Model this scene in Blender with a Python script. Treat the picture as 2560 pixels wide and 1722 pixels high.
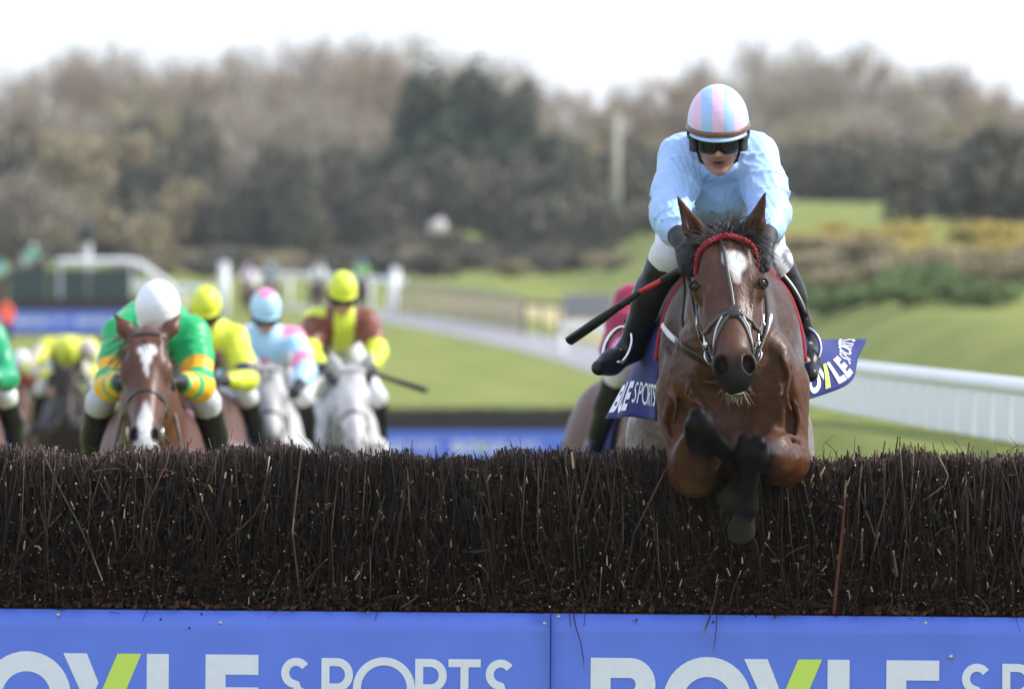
import bpy, bmesh, math, random
import numpy as np
from mathutils import Vector, Matrix
from mathutils.bvhtree import BVHTree
for _o in list(bpy.data.objects): bpy.data.objects.remove(_o)
SC = bpy.context.scene
COL = SC.collection
R = math.radians
random.seed(7); RNG = np.random.default_rng(7)

# ------------------------------------------------------------------ camera, sky, sun, exposure
CAM_H, FPX, HZ = 1.8, 25200.0, 940.0           # eye height, focal length in photo pixels, horizon row
cam_d = bpy.data.cameras.new('camera'); cam = bpy.data.objects.new('camera', cam_d); COL.objects.link(cam)
cam_d.sensor_width = 36.0; cam_d.lens = FPX / 2560.0 * 36.0
cam_d.clip_start = 0.5; cam_d.clip_end = 5000
cam.location = (0, 0, CAM_H)
cam.rotation_euler = (R(90) + math.atan((HZ - 861.0) / FPX), 0, 0)
cam_d.dof.use_dof = True; cam_d.dof.focus_distance = 35.35
cam_d.dof.aperture_fstop = cam_d.lens / 57.0; cam_d.dof.aperture_blades = 0
SC.camera = cam
SUN_EL, SUN_AZ = R(41), R(88)                  # azimuth from +Y (away from camera) towards +X
to_sun = Vector((math.sin(SUN_AZ) * math.cos(SUN_EL), math.cos(SUN_AZ) * math.cos(SUN_EL), math.sin(SUN_EL)))
W = bpy.data.worlds.new('World'); SC.world = W; W.use_nodes = True
nt = W.node_tree; nt.nodes.clear()
w_out = nt.nodes.new('ShaderNodeOutputWorld'); w_bg = nt.nodes.new('ShaderNodeBackground')
sky = nt.nodes.new('ShaderNodeTexSky'); sky.sky_type = 'NISHITA'; sky.sun_disc = False
sky.sun_elevation = SUN_EL; sky.sun_rotation = SUN_AZ
sky.air_density = 1.0; sky.dust_density = 0.6; sky.ozone_density = 1.0
w_tc = nt.nodes.new('ShaderNodeTexCoord'); w_map = nt.nodes.new('ShaderNodeMapping'); w_map.inputs['Scale'].default_value = (1, 1, 3)
w_no = nt.nodes.new('ShaderNodeTexNoise'); w_no.inputs['Scale'].default_value = 2.2; w_no.inputs['Detail'].default_value = 6
w_rr = nt.nodes.new('ShaderNodeMapRange'); w_rr.inputs[1].default_value = 0.3; w_rr.inputs[2].default_value = 0.7
w_rr.inputs[3].default_value = 0.35; w_rr.inputs[4].default_value = 0.75
w_mix = nt.nodes.new('ShaderNodeMix'); w_mix.data_type = 'RGBA'
w_mix.inputs['B'].default_value = (8.7, 9.45, 12.0, 1)      # thin bright cloud veil
L_ = nt.links.new
L_(w_tc.outputs['Generated'], w_map.inputs['Vector']); L_(w_map.outputs[0], w_no.inputs['Vector']); L_(w_no.outputs['Fac'], w_rr.inputs[0])
L_(w_rr.outputs[0], w_mix.inputs['Factor']); L_(sky.outputs[0], w_mix.inputs['A']); L_(w_mix.outputs['Result'], w_bg.inputs['Color'])
w_bg.inputs['Strength'].default_value = 0.105; L_(w_bg.outputs[0], w_out.inputs['Surface'])
sun_d = bpy.data.lights.new('sun', 'SUN'); sun_d.energy = 3.2; sun_d.angle = R(0.6); sun_d.color = (1.0, 0.955, 0.88)
sun = bpy.data.objects.new('sun', sun_d); COL.objects.link(sun)
sun.rotation_euler = (-to_sun).to_track_quat('-Z', 'Y').to_euler(); sun.location = (20, 20, 40)
vs = SC.view_settings; vs.view_transform = 'Standard'; vs.look = 'None'; vs.gamma = 1.0; vs.exposure = 0.74; vs.use_curve_mapping = False
SC.render.engine = 'CYCLES'; SC.cycles.use_denoising = True; SC.cycles.max_bounces = 6; SC.cycles.volume_bounces = 0
SC.cycles.transparent_max_bounces = 8

def P(px, py, D):
    """photo pixel (2560 wide) at distance D -> world point, used to place things at their real distance"""
    return np.array([(px - 1280.0) * D / FPX, D, CAM_H + (HZ - py) * D / FPX])
# ------------------------------------------------------------------ helpers
def tag(o, label=None, cat=None, group=None, kind=None):
    if label: o['label'] = label
    if cat: o['category'] = cat
    if group: o['group'] = group
    if kind: o['kind'] = kind
    return o
def empty(name, loc=(0, 0, 0), rz=0, label=None, cat=None, group=None):
    o = bpy.data.objects.new(name, None); COL.objects.link(o); o.empty_display_size = 0.2
    o.location = loc; o.rotation_euler = (0, 0, rz)
    return tag(o, label, cat, group)
def lin(r, g, b):
    f = lambda c: (c / 255 / 12.92) if c / 255 <= 0.04045 else ((c / 255 + 0.055) / 1.055) ** 2.4
    return (f(r), f(g), f(b))
def mat(name, color=(.5, .5, .5), vcol=False, rough=.5, metal=0., spec=.5, coat=0., sheen=0., noise=None, bump=None, trans=0., aniso=None, sss=0., ncol=None, bump2=None, rnoise=None, specvc=False):
    m = bpy.data.materials.new(name); m.use_nodes = True; n = m.node_tree; b = n.nodes['Principled BSDF']; L = n.links.new
    b.inputs['Roughness'].default_value = rough; b.inputs['Metallic'].default_value = metal
    b.inputs['Specular IOR Level'].default_value = spec; b.inputs['Coat Weight'].default_value = coat; b.inputs['Coat Roughness'].default_value = .25
    b.inputs['Sheen Weight'].default_value = sheen; b.inputs['Sheen Roughness'].default_value = .4
    b.inputs['Transmission Weight'].default_value = trans
    if sss: b.inputs['Subsurface Weight'].default_value = sss; b.inputs['Subsurface Radius'].default_value = (.01, .004, .002)
    tc = n.nodes.new('ShaderNodeTexCoord')
    if vcol:
        a = n.nodes.new('ShaderNodeAttribute'); a.attribute_name = 'col'; src = a.outputs['Color']
    else:
        a = n.nodes.new('ShaderNodeRGB'); a.outputs[0].default_value = (*color, 1); src = a.outputs[0]
    if noise:
        sc, amt = noise[:2]
        nz = n.nodes.new('ShaderNodeTexNoise'); nz.inputs['Scale'].default_value = sc; nz.inputs['Detail'].default_value = 5
        L(tc.outputs['Object'], nz.inputs['Vector'])
        mr = n.nodes.new('ShaderNodeMapRange'); mr.inputs[1].default_value = .3; mr.inputs[2].default_value = .7; mr.inputs[3].default_value = 1 - amt; mr.inputs[4].default_value = 1 + amt
        L(nz.outputs['Fac'], mr.inputs[0])
        if ncol:
            mx = n.nodes.new('ShaderNodeMix'); mx.data_type = 'RGBA'; mr.inputs[3].default_value = 0; mr.inputs[4].default_value = amt
            L(mr.outputs[0], mx.inputs['Factor']); L(src, mx.inputs['A']); mx.inputs['B'].default_value = (*ncol, 1); src = mx.outputs['Result']
        else:
            mx = n.nodes.new('ShaderNodeVectorMath'); mx.operation = 'SCALE'; L(src, mx.inputs[0]); L(mr.outputs[0], mx.inputs['Scale']); src = mx.outputs[0]
    L(src, b.inputs['Base Color'])
    if specvc:      # dark hair reflects less than pale hair
        sx = n.nodes.new('ShaderNodeSeparateColor'); L(a.outputs['Color'], sx.inputs[0]); sm_ = n.nodes.new('ShaderNodeMapRange'); sm_.inputs[1].default_value = .008; sm_.inputs[2].default_value = .07; sm_.inputs[3].default_value = spec * .25; sm_.inputs[4].default_value = spec; L(sx.outputs[0], sm_.inputs[0]); L(sm_.outputs[0], b.inputs['Specular IOR Level'])
    if rnoise:
        rz = n.nodes.new('ShaderNodeTexNoise'); rz.inputs['Scale'].default_value = rnoise[0]; rz.inputs['Detail'].default_value = 4; L(tc.outputs['Object'], rz.inputs['Vector'])
        rm = n.nodes.new('ShaderNodeMapRange'); rm.inputs[1].default_value = .38; rm.inputs[2].default_value = .62; rm.inputs[3].default_value = rnoise[1]; rm.inputs[4].default_value = rnoise[2]; L(rz.outputs['Fac'], rm.inputs[0]); L(rm.outputs[0], b.inputs['Roughness'])
    prev = None
    for bp in (bump, bump2):
        if not bp: continue
        sc, st, di = bp[:3]
        nz = n.nodes.new('ShaderNodeTexNoise'); nz.inputs['Scale'].default_value = sc; nz.inputs['Detail'].default_value = 4
        mp = n.nodes.new('ShaderNodeMapping'); mp.inputs['Scale'].default_value = bp[3] if len(bp) > 3 else (1, 1, 1)
        if len(bp) > 4: nz.noise_type = 'RIDGED_MULTIFRACTAL'; nz.inputs['Detail'].default_value = 1.5; nz.inputs['Distortion'].default_value = .6
        L(tc.outputs['Object'], mp.inputs['Vector']); L(mp.outputs[0], nz.inputs['Vector'])
        bn = n.nodes.new('ShaderNodeBump'); bn.inputs['Strength'].default_value = st; bn.inputs['Distance'].default_value = di
        L(nz.outputs['Fac'], bn.inputs['Height'])
        if prev: L(prev, bn.inputs['Normal'])
        prev = bn.outputs[0]
    if prev: L(prev, b.inputs['Normal'])
    return m
def np_mesh(name, V, F, col=None, smooth=True):
    """V (n,3); F (m,3) or (m,4) index array or a list of such arrays"""
    me = bpy.data.meshes.new(name); V = np.asarray(V, np.float32)
    Fs = [np.asarray(f, np.int32) for f in (F if isinstance(F, list) else [F]) if len(f)]
    me.vertices.add(len(V)); me.vertices.foreach_set('co', V.ravel())
    tot = np.concatenate([np.full(len(f), f.shape[1], np.int32) for f in Fs]); lo = np.concatenate([f.ravel() for f in Fs])
    st = np.concatenate([[0], np.cumsum(tot)[:-1]]).astype(np.int32)
    me.loops.add(len(lo)); me.loops.foreach_set('vertex_index', lo)
    me.polygons.add(len(tot)); me.polygons.foreach_set('loop_start', st); me.polygons.foreach_set('loop_total', tot)
    me.polygons.foreach_set('use_smooth', np.full(len(tot), smooth))
    if col is not None:
        a = me.color_attributes.new('col', 'FLOAT_COLOR', 'POINT'); c = np.ones((len(V), 4), np.float32); c[:, :3] = col; a.data.foreach_set('color', c.ravel())
    me.update(calc_edges=True); me.validate()
    return me
def ob(name, me, m=None, parent=None, loc=None):
    o = bpy.data.objects.new(name, me); COL.objects.link(o)
    if m is not None and not me.materials:
        for x in (m if isinstance(m, (list, tuple)) else [m]): me.materials.append(x)
    if parent: o.parent = parent
    if loc is not None: o.location = loc
    return o
def copy_tree(o, parent=None):
    c = o.copy(); COL.objects.link(c); c.parent = parent
    for ch in list(o.children): copy_tree(ch, c)
    return c
class MB:
    """collects simple solids of one part"""
    def __init__(s): s.V = []; s.F4 = []; s.F3 = []; s.C = []; s.n = 0
    def add(s, V, F4=(), F3=(), col=(1, 1, 1)):
        V = np.asarray(V, float).reshape(-1, 3); s.V.append(V)
        c = np.asarray(col, float); s.C.append(np.tile(c, (len(V), 1)) if c.ndim == 1 else c)
        if len(F4): s.F4.append(np.asarray(F4) + s.n)
        if len(F3): s.F3.append(np.asarray(F3) + s.n)
        s.n += len(V); return s
    def box(s, c, size, rot=None, bev=0., col=(1, 1, 1)):
        x, y, z = np.asarray(size, float) / 2; b = min(bev, x * .9, y * .9, z * .9)
        if b <= 0:
            V = np.array([[i, j, k] for i in (-x, x) for j in (-y, y) for k in (-z, z)])
            F = [[0, 1, 3, 2], [4, 6, 7, 5], [0, 4, 5, 1], [2, 3, 7, 6], [0, 2, 6, 4], [1, 5, 7, 3]]; F3 = []
        else:   # chamfered box
            V = []; ix = {}
            for i in (-1, 1):
                for j in (-1, 1):
                    for k in (-1, 1):
                        for a in range(3):
                            q = [i * (x - b), j * (y - b), k * (z - b)]; q[a] = (i * x, j * y, k * z)[a]; ix[(i, j, k, a)] = len(V); V.append(q)
            V = np.array(V); F = []; F3 = []
            for a in range(3):
                o1, o2 = [q for q in range(3) if q != a]
                for sg in (-1, 1):
                    def key(p, q):
                        t = [0, 0, 0]; t[a] = sg; t[o1] = p; t[o2] = q; return (*t, a)
                    f = [ix[key(-1, -1)], ix[key(1, -1)], ix[key(1, 1)], ix[key(-1, 1)]]; F.append(f)
            for a in range(3):
                o1, o2 = [q for q in range(3) if q != a]
                for p in (-1, 1):
                    for q in (-1, 1):
                        def kk(w, ax):
                            t = [0, 0, 0]; t[a] = w; t[o1] = p; t[o2] = q; return (*t, ax)
                        F.append([ix[kk(-1, o1)], ix[kk(1, o1)], ix[kk(1, o2)], ix[kk(-1, o2)]])
            for i in (-1, 1):
                for j in (-1, 1):
                    for k in (-1, 1): F3.append([ix[(i, j, k, 0)], ix[(i, j, k, 1)], ix[(i, j, k, 2)]])
        if rot is not None: V = V @ np.asarray(rot).T
        return s.add(V + np.asarray(c, float), F, F3, col)
    def tube(s, pts, rad, n=8, cap=True, col=(1, 1, 1), flat=None, up=None):
        """swept tube; flat=(a,b) squashes the section; up fixes the section's first axis"""
        p = np.asarray(pts, float); m = len(p); r = np.broadcast_to(np.asarray(rad, float), (m,))
        t = np.gradient(p, axis=0); t /= np.linalg.norm(t, axis=1)[:, None] + 1e-12
        if up is None:
            a = np.array([0, 0, 1.]) if abs(t[0, 2]) < .9 else np.array([1., 0, 0])
            U = np.zeros((m, 3)); u = a - t[0] * (a @ t[0]); u /= np.linalg.norm(u); U[0] = u
            for i in range(1, m):
                u = U[i - 1] - t[i] * (U[i - 1] @ t[i]); U[i] = u / (np.linalg.norm(u) + 1e-12)
        else:
            U = np.broadcast_to(np.asarray(up, float), (m, 3)); U = U - t * (U * t).sum(1)[:, None]; U = U / (np.linalg.norm(U, axis=1)[:, None] + 1e-12)
        Wv = np.cross(t, U); fa, fb = flat or (1, 1)
        an = np.arange(n) * 2 * math.pi / n + (math.pi / n if n == 4 else 0)
        V = p[:, None] + r[:, None, None] * (np.cos(an)[None, :, None] * U[:, None] * fa + np.sin(an)[None, :, None] * Wv[:, None] * fb)
        i, j = np.meshgrid(np.arange(m - 1), np.arange(n), indexing='ij'); j2 = (j + 1) % n
        F = np.stack([i * n + j, i * n + j2, (i + 1) * n + j2, (i + 1) * n + j], -1).reshape(-1, 4); V = V.reshape(-1, 3); F3 = []
        if cap:
            V = np.vstack([V, p[0], p[-1]]); b = m * n
            F3 = [[b, (k + 1) % n, k] for k in range(n)] + [[b + 1, (m - 1) * n + k, (m - 1) * n + (k + 1) % n] for k in range(n)]
        if np.ndim(col) == 2 and len(col) == m:
            col = np.repeat(np.asarray(col), n, 0)
            if cap: col = np.vstack([col, col[0], col[-1]])
        return s.add(V, F, F3, col)
    def lathe(s, prof, n=24, c=(0, 0, 0), ax=None, col=(1, 1, 1)):
        pr = np.asarray(prof, float); an = np.arange(n) * 2 * math.pi / n
        V = np.stack([pr[:, None, 0] * np.cos(an), pr[:, None, 0] * np.sin(an), np.broadcast_to(pr[:, None, 1], (len(pr), n))], -1).reshape(-1, 3)
        i, j = np.meshgrid(np.arange(len(pr) - 1), np.arange(n), indexing='ij'); j2 = (j + 1) % n
        F = np.stack([i * n + j, i * n + j2, (i + 1) * n + j2, (i + 1) * n + j], -1).reshape(-1, 4)
        if ax is not None: V = V @ np.asarray(ax).T
        return s.add(V + np.asarray(c, float), F, (), col)
    def grid(s, V, col=(1, 1, 1), thick=0.):
        """V (a,b,3) sheet, optional thickness along its normals"""
        V = np.asarray(V, float); a, b = V.shape[:2]
        i, j = np.meshgrid(np.arange(a - 1), np.arange(b - 1), indexing='ij')
        F = np.stack([i * b + j, i * b + j + 1, (i + 1) * b + j + 1, (i + 1) * b + j], -1).reshape(-1, 4)
        if np.ndim(col) == 3: col = np.asarray(col).reshape(-1, 3)
        if thick:
            du = np.gradient(V, axis=0); dv = np.gradient(V, axis=1); N = np.cross(du, dv); N /= np.linalg.norm(N, axis=2)[..., None] + 1e-12
            V2 = V - N * thick; n = a * b
            ring = [(0, k) for k in range(b)] + [(k, b - 1) for k in range(1, a)] + [(a - 1, k) for k in range(b - 2, -1, -1)] + [(k, 0) for k in range(a - 2, 0, -1)]
            rid = np.array([q[0] * b + q[1] for q in ring]); r2 = np.roll(rid, -1)
            F = np.vstack([F, F[:, ::-1] + n, np.stack([rid, rid + n, r2 + n, r2], -1)])
            if np.ndim(col) == 2: col = np.vstack([col, col])
            return s.add(np.vstack([V.reshape(-1, 3), V2.reshape(-1, 3)]), F, (), col)
        return s.add(V.reshape(-1, 3), F, (), col)
    def build(s, name, m, parent=None, smooth=False, loc=None):
        V = np.vstack(s.V); F = []
        if s.F4: F.append(np.vstack(s.F4))
        if s.F3: F.append(np.vstack(s.F3))
        return ob(name, np_mesh(name, V, F, np.vstack(s.C), smooth), m, parent, loc)
def fixn(o):
    bm = bmesh.new(); bm.from_mesh(o.data); bmesh.ops.recalc_face_normals(bm, faces=bm.faces); bm.to_mesh(o.data); bm.free(); return o
def spline(pts, n=24):
    """Catmull-Rom through pts"""
    p = np.asarray(pts, float)
    if len(p) < 3: return p[0] + (p[-1] - p[0]) * np.linspace(0, 1, n)[:, None]
    q = np.vstack([2 * p[0] - p[1], p, 2 * p[-1] - p[-2]]); m = len(p) - 1
    u = np.linspace(0, m, n); k = np.minimum(u.astype(int), m - 1); t = (u - k)[:, None]
    a, b, c, d = q[k], q[k + 1], q[k + 2], q[k + 3]
    return .5 * ((2 * b) + (-a + c) * t + (2 * a - 5 * b + 4 * c - d) * t * t + (-a + 3 * b - 3 * c + d) * t ** 3)
def nrm(v): v = np.asarray(v, float); return v / (np.linalg.norm(v) + 1e-12)
def sstep(a, b, x): t = np.clip((x - a) / (b - a), 0, 1); return t * t * (3 - 2 * t)

# ------------------------------------------------------------------ signed-distance modelling (one continuous skin per body)
class Vol:
    def __init__(s, h): s.pr = []; s.h = h
    def cone(s, a, b, r0, r1, k=.04, side=None, sv=1., sw=1., col=None, sub=False):
        s.pr.append(dict(t='c', a=np.array(a, float), b=np.array(b, float), r0=r0, r1=r1, k=k, side=side, sv=sv, sw=sw, col=col, sub=sub)); return s
    def ell(s, c, r, M=None, k=.04, col=None, sub=False):
        s.pr.append(dict(t='e', c=np.array(c, float), r=np.array(r, float), M=np.eye(3) if M is None else np.asarray(M, float), k=k, col=col, sub=sub)); return s
    def box(s, p):
        if p['t'] == 'c':
            m = max(p['r0'], p['r1']) * max(p['sv'], p['sw'], 1); return np.minimum(p['a'], p['b']) - m, np.maximum(p['a'], p['b']) + m
        e = np.sqrt(((p['M'] * p['r']) ** 2).sum(1)); return p['c'] - e, p['c'] + e
    def ev(s, p, X):
        if p['t'] == 'c':
            ba = p['b'] - p['a']; L2 = ba @ ba + 1e-12; q = X - p['a']; t = np.clip((q @ ba) / L2, 0, 1); rem = q - t[..., None] * ba
            r = p['r0'] + (p['r1'] - p['r0']) * t
            if p['side'] is None: return np.sqrt((rem * rem).sum(-1)) - r
            e = ba / math.sqrt(L2); v = np.asarray(p['side'], float); v = nrm(v - e * (v @ e)); w = np.cross(e, v)
            rv = rem @ v / p['sv']; rw = rem @ w / p['sw']; re = rem @ e
            return (np.sqrt(rv * rv + rw * rw + re * re) - r) * min(p['sv'], p['sw'], 1)
        q = (X - p['c']) @ p['M']; k0 = np.sqrt(((q / p['r']) ** 2).sum(-1)); k1 = np.sqrt(((q / p['r'] ** 2) ** 2).sum(-1)) + 1e-9
        return np.where(k0 < 1e-6, -p['r'].min(), k0 * (k0 - 1) / k1)
    def mesh(s, name, disp=None, tau=.02, colfn=None, base=(.5, .5, .5)):
        h = s.h; B = [s.box(p) for p in s.pr if not p['sub']]
        lo = np.min([b[0] for b in B], 0) - .05 - 2 * h; hi = np.max([b[1] for b in B], 0) + .05 + 2 * h
        n = np.ceil((hi - lo) / h).astype(int) + 1
        d = np.full(n, .3, np.float32); ax = [lo[i] + h * np.arange(n[i]) for i in range(3)]
        for p in s.pr:
            b0, b1 = s.box(p); pad = p['k'] + 3 * h
            i0 = np.maximum(np.floor((b0 - pad - lo) / h).astype(int), 0); i1 = np.minimum(np.ceil((b1 + pad - lo) / h).astype(int) + 1, n)
            sl = tuple(slice(i0[i], i1[i]) for i in range(3))
            X = np.stack(np.meshgrid(ax[0][sl[0]], ax[1][sl[1]], ax[2][sl[2]], indexing='ij'), -1)
            e = s.ev(p, X); cur = d[sl]; k = max(p['k'], 1e-4)
            if p['sub']: e = -e; hh = np.maximum(k - np.abs(cur - e), 0) / k; d[sl] = np.maximum(cur, e) + hh * hh * k * .25
            else: hh = np.maximum(k - np.abs(cur - e), 0) / k; d[sl] = np.minimum(cur, e) - hh * hh * k * .25
        if disp is not None:
            m = np.abs(d) < .06; I = np.argwhere(m); d[m] += disp(lo + I * h)
        V, F = nets(d, lo, h); s.V, s.F = V, F
        C = np.tile(np.asarray(base, float), (len(V), 1)); first = True
        for p in s.pr:
            if p['col'] is None: continue
            if first: C[:] = p['col']; first = False; continue
            e = s.ev(p, V); w = np.exp(-np.maximum(np.abs(e) if p['sub'] else e, 0) / tau)[:, None]; C += w * (np.asarray(p['col'], float) - C)
        if colfn is not None: C = colfn(V, C)
        s.C = C
        return np_mesh(name, V, F, C)
def nets(d, lo, h):
    s = d < 0; n = np.array(d.shape); cnt = np.zeros(n - 1, np.int8); sl = lambda o, m: slice(o, o + m)
    offs = [(a, b, c) for a in (0, 1) for b in (0, 1) for c in (0, 1)]
    for o in offs: cnt += s[sl(o[0], n[0] - 1), sl(o[1], n[1] - 1), sl(o[2], n[2] - 1)]
    act = (cnt > 0) & (cnt < 8); I = np.argwhere(act); idx = np.full(act.shape, -1, np.int64); idx[act] = np.arange(len(I))
    Pn = np.zeros((len(I), 3)); Cn = np.zeros(len(I))
    dv = {o: d[I[:, 0] + o[0], I[:, 1] + o[1], I[:, 2] + o[2]].astype(float) for o in offs}
    for o in offs:
        for a in range(3):
            if o[a]: continue
            q = list(o); q[a] = 1; q = tuple(q); da, db = dv[o], dv[q]; m = (da < 0) != (db < 0); t = np.zeros(len(I)); t[m] = da[m] / (da[m] - db[m])
            pos = np.tile(np.array(o, float), (len(I), 1)); pos[:, a] = t; Pn[m] += pos[m]; Cn[m] += 1
    V = lo + (I + Pn / Cn[:, None]) * h; F = []
    for a in range(3):
        b, c = (a + 1) % 3, (a + 2) % 3
        s0 = [slice(1, n[i] - 1) for i in range(3)]; s1 = list(s0); s0[a] = slice(0, n[a] - 1); s1[a] = slice(1, n[a])
        A, Bq = s[tuple(s0)], s[tuple(s1)]; E = np.argwhere(A != Bq)
        if not len(E): continue
        sg = A[E[:, 0], E[:, 1], E[:, 2]]; off = np.ones(3, int); off[a] = 0; E = E + off
        def cell(db, dc):
            q = E.copy(); q[:, b] += db; q[:, c] += dc; return idx[q[:, 0], q[:, 1], q[:, 2]]
        f = np.stack([cell(-1, -1), cell(0, -1), cell(0, 0), cell(-1, 0)], -1); f[~sg] = f[~sg][:, ::-1]; F.append(f)
    return V, np.vstack(F)
def strands(mb, roots, dirs, length, r, droop=.5, seg=5, curl=.2, rng=RNG, col=(.01, .008, .007), n=3):
    for p, d in zip(roots, dirs):
        l = length * rng.uniform(.6, 1.2); d = nrm(d); c = rng.normal(0, curl, 3); pts = [np.array(p, float)]
        for i in range(seg): d = nrm(d + np.array([0, 0, -droop / seg]) + c / seg + rng.normal(0, .05, 3)); pts.append(pts[-1] + d * l / seg)
        mb.tube(pts, np.linspace(r, r * .25, seg + 1), n=n, cap=False, col=np.array(col) * rng.uniform(.6, 1.5))
# ------------------------------------------------------------------ terrain
KY = np.array([-200, 60, 120, 238, 290, 340, 406, 470, 560, 640, 900, 2600.]); KZ = np.array([0, 0, -.2, -.45, .1, 1.5, 3.5, 5.6, 8.0, 9.2, 11, 14.])
def _mono(x, X, Y):
    h = np.diff(X); dl = np.diff(Y) / h; m = np.zeros(len(X)); m[1:-1] = np.where(dl[1:] * dl[:-1] > 0, 2 * dl[1:] * dl[:-1] / (dl[1:] + dl[:-1] + 1e-12), 0); m[0], m[-1] = dl[0], dl[-1]
    k = np.clip(np.searchsorted(X, x) - 1, 0, len(h) - 1); t = (np.clip(x, X[0], X[-1]) - X[k]) / h[k]
    return (2 * t ** 3 - 3 * t ** 2 + 1) * Y[k] + (t ** 3 - 2 * t ** 2 + t) * h[k] * m[k] + (-2 * t ** 3 + 3 * t ** 2) * Y[k + 1] + (t ** 3 - t ** 2) * h[k] * m[k + 1]
def bank_q(x, y): return (x - 11.1) + (np.minimum(y, 300) - 219) * .042 + np.maximum(y - 300, 0) * .012
def gz(x, y):
    x = np.asarray(x, float); y = np.asarray(y, float)
    z = _mono(y, KY, KZ) + 3.4 * sstep(-3, 6, bank_q(x, y)) * sstep(170, 225, y)
    z = z + .5 * sstep(240, 330, y) * (np.sin(x * .33 + y * .021) * np.sin(y * .047 + 1) * .5) * sstep(2, 10, bank_q(x, y))
    z = z + 1.42 * sstep(.9, 2.0, x - .012 * (y - 60)) * sstep(42, 57, y) * (1 - sstep(95, 150, y)) + .010 * np.clip(y - 58, 0, 30) * sstep(1.2, 2.2, x) * (1 - sstep(95, 150, y))
    return z - .008 * x * sstep(20, 36, y) * (1 - sstep(45, 120, y))
def G(px, py, d0=120, d1=1200):
    """where the sight line through a photo pixel meets the ground"""
    D = np.linspace(d0, d1, 6000); z = CAM_H + (HZ - py) * D / FPX; g = gz((px - 1280) * D / FPX, D); k = np.argmax(z <= g) if (z <= g).any() else len(D) - 1
    d = D[k]; return np.array([(px - 1280) * d / FPX, d, g[k]])
ys = np.concatenate([np.linspace(-150, 20, 18), np.linspace(24, 200, 60), np.linspace(203, 700, 200), np.linspace(715, 2500, 40)])
xs = np.concatenate([np.linspace(-900, -60, 22), np.linspace(-55, 60, 116), np.linspace(66, 900, 22)])
Xg, Yg = np.meshgrid(xs, ys, indexing='ij')
m_grass = bpy.data.materials.new('turf'); m_grass.use_nodes = True
def grass_nodes(m, cols, sc=(.35, 3.)):
    n = m.node_tree; b = n.nodes['Principled BSDF']; L = n.links.new; b.inputs['Roughness'].default_value = .85; b.inputs['Specular IOR Level'].default_value = .2
    tc = n.nodes.new('ShaderNodeTexCoord'); mp = n.nodes.new('ShaderNodeMapping'); mp.inputs['Scale'].default_value = (1, .35, 1); L(tc.outputs['Object'], mp.inputs['Vector'])
    n1 = n.nodes.new('ShaderNodeTexNoise'); n1.inputs['Scale'].default_value = sc[0]; n1.inputs['Detail'].default_value = 6; n1.inputs['Roughness'].default_value = .6; L(mp.outputs[0], n1.inputs['Vector'])
    cr = n.nodes.new('ShaderNodeValToRGB'); e = cr.color_ramp.elements; e[0].position = .32; e[0].color = (*cols[0], 1); e[1].position = .68; e[1].color = (*cols[2], 1); q = e.new(.5); q.color = (*cols[1], 1)
    L(n1.outputs['Fac'], cr.inputs['Fac'])
    n2 = n.nodes.new('ShaderNodeTexNoise'); n2.inputs['Scale'].default_value = sc[1] * 12; n2.inputs['Detail'].default_value = 3; L(tc.outputs['Object'], n2.inputs['Vector'])
    mr = n.nodes.new('ShaderNodeMapRange'); mr.inputs[3].default_value = .7; mr.inputs[4].default_value = 1.3; L(n2.outputs['Fac'], mr.inputs[0])
    sm = n.nodes.new('ShaderNodeVectorMath'); sm.operation = 'SCALE'; L(cr.outputs['Color'], sm.inputs[0]); L(mr.outputs[0], sm.inputs['Scale']); L(sm.outputs[0], b.inputs['Base Color'])
    bp = n.nodes.new('ShaderNodeBump'); bp.inputs['Strength'].default_value = .6; bp.inputs['Distance'].default_value = .05; L(n2.outputs['Fac'], bp.inputs['Height']); L(bp.outputs[0], b.inputs['Normal'])
grass_nodes(m_grass, [(.135, .175, .030), (.185, .215, .036), (.235, .24, .05)])
gm = MB().grid(np.stack([Xg, Yg, gz(Xg, Yg)], -1)[:, ::-1]); ground = gm.build('ground', m_grass, smooth=True); tag(fixn(ground), kind='structure')

def drape_strip(name, line, width, mtl, lift=.006, n=60, kind='structure'):
    c = spline(line, n); t = np.gradient(c, axis=0); s = np.stack([t[:, 1], -t[:, 0]], -1); s /= np.linalg.norm(s, axis=1)[:, None]
    k = np.linspace(-.5, .5, 7); xy = c[:, None, :2] + s[:, None] * (k[None, :, None] * np.broadcast_to(np.asarray(width), (n,))[:, None, None])
    o = MB().grid(np.concatenate([xy, (gz(xy[..., 0], xy[..., 1]) + lift)[..., None]], -1)).build(name, mtl, smooth=True)
    return tag(fixn(o), kind=kind)
m_path = mat('path grey', (.27, .265, .27), rough=.9, noise=(1.5, .2), bump=(40, .4, .02))
pa = [G(760, 765)[:2], G(960, 790)[:2], G(1120, 815)[:2], G(1300, 850)[:2], G(1470, 890)[:2], G(1700, 940)[:2]]
drape_strip('path', pa, 3.6, m_path, lift=.02)
m_sand = mat('dry verge', (.42, .35, .15), rough=.95, noise=(.8, .25))
drape_strip('verge', [G(1060, 755)[:2], G(1330, 770)[:2], G(1480, 790)[:2], G(1750, 800)[:2]], [6] * 60, m_sand, lift=.015)
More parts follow.
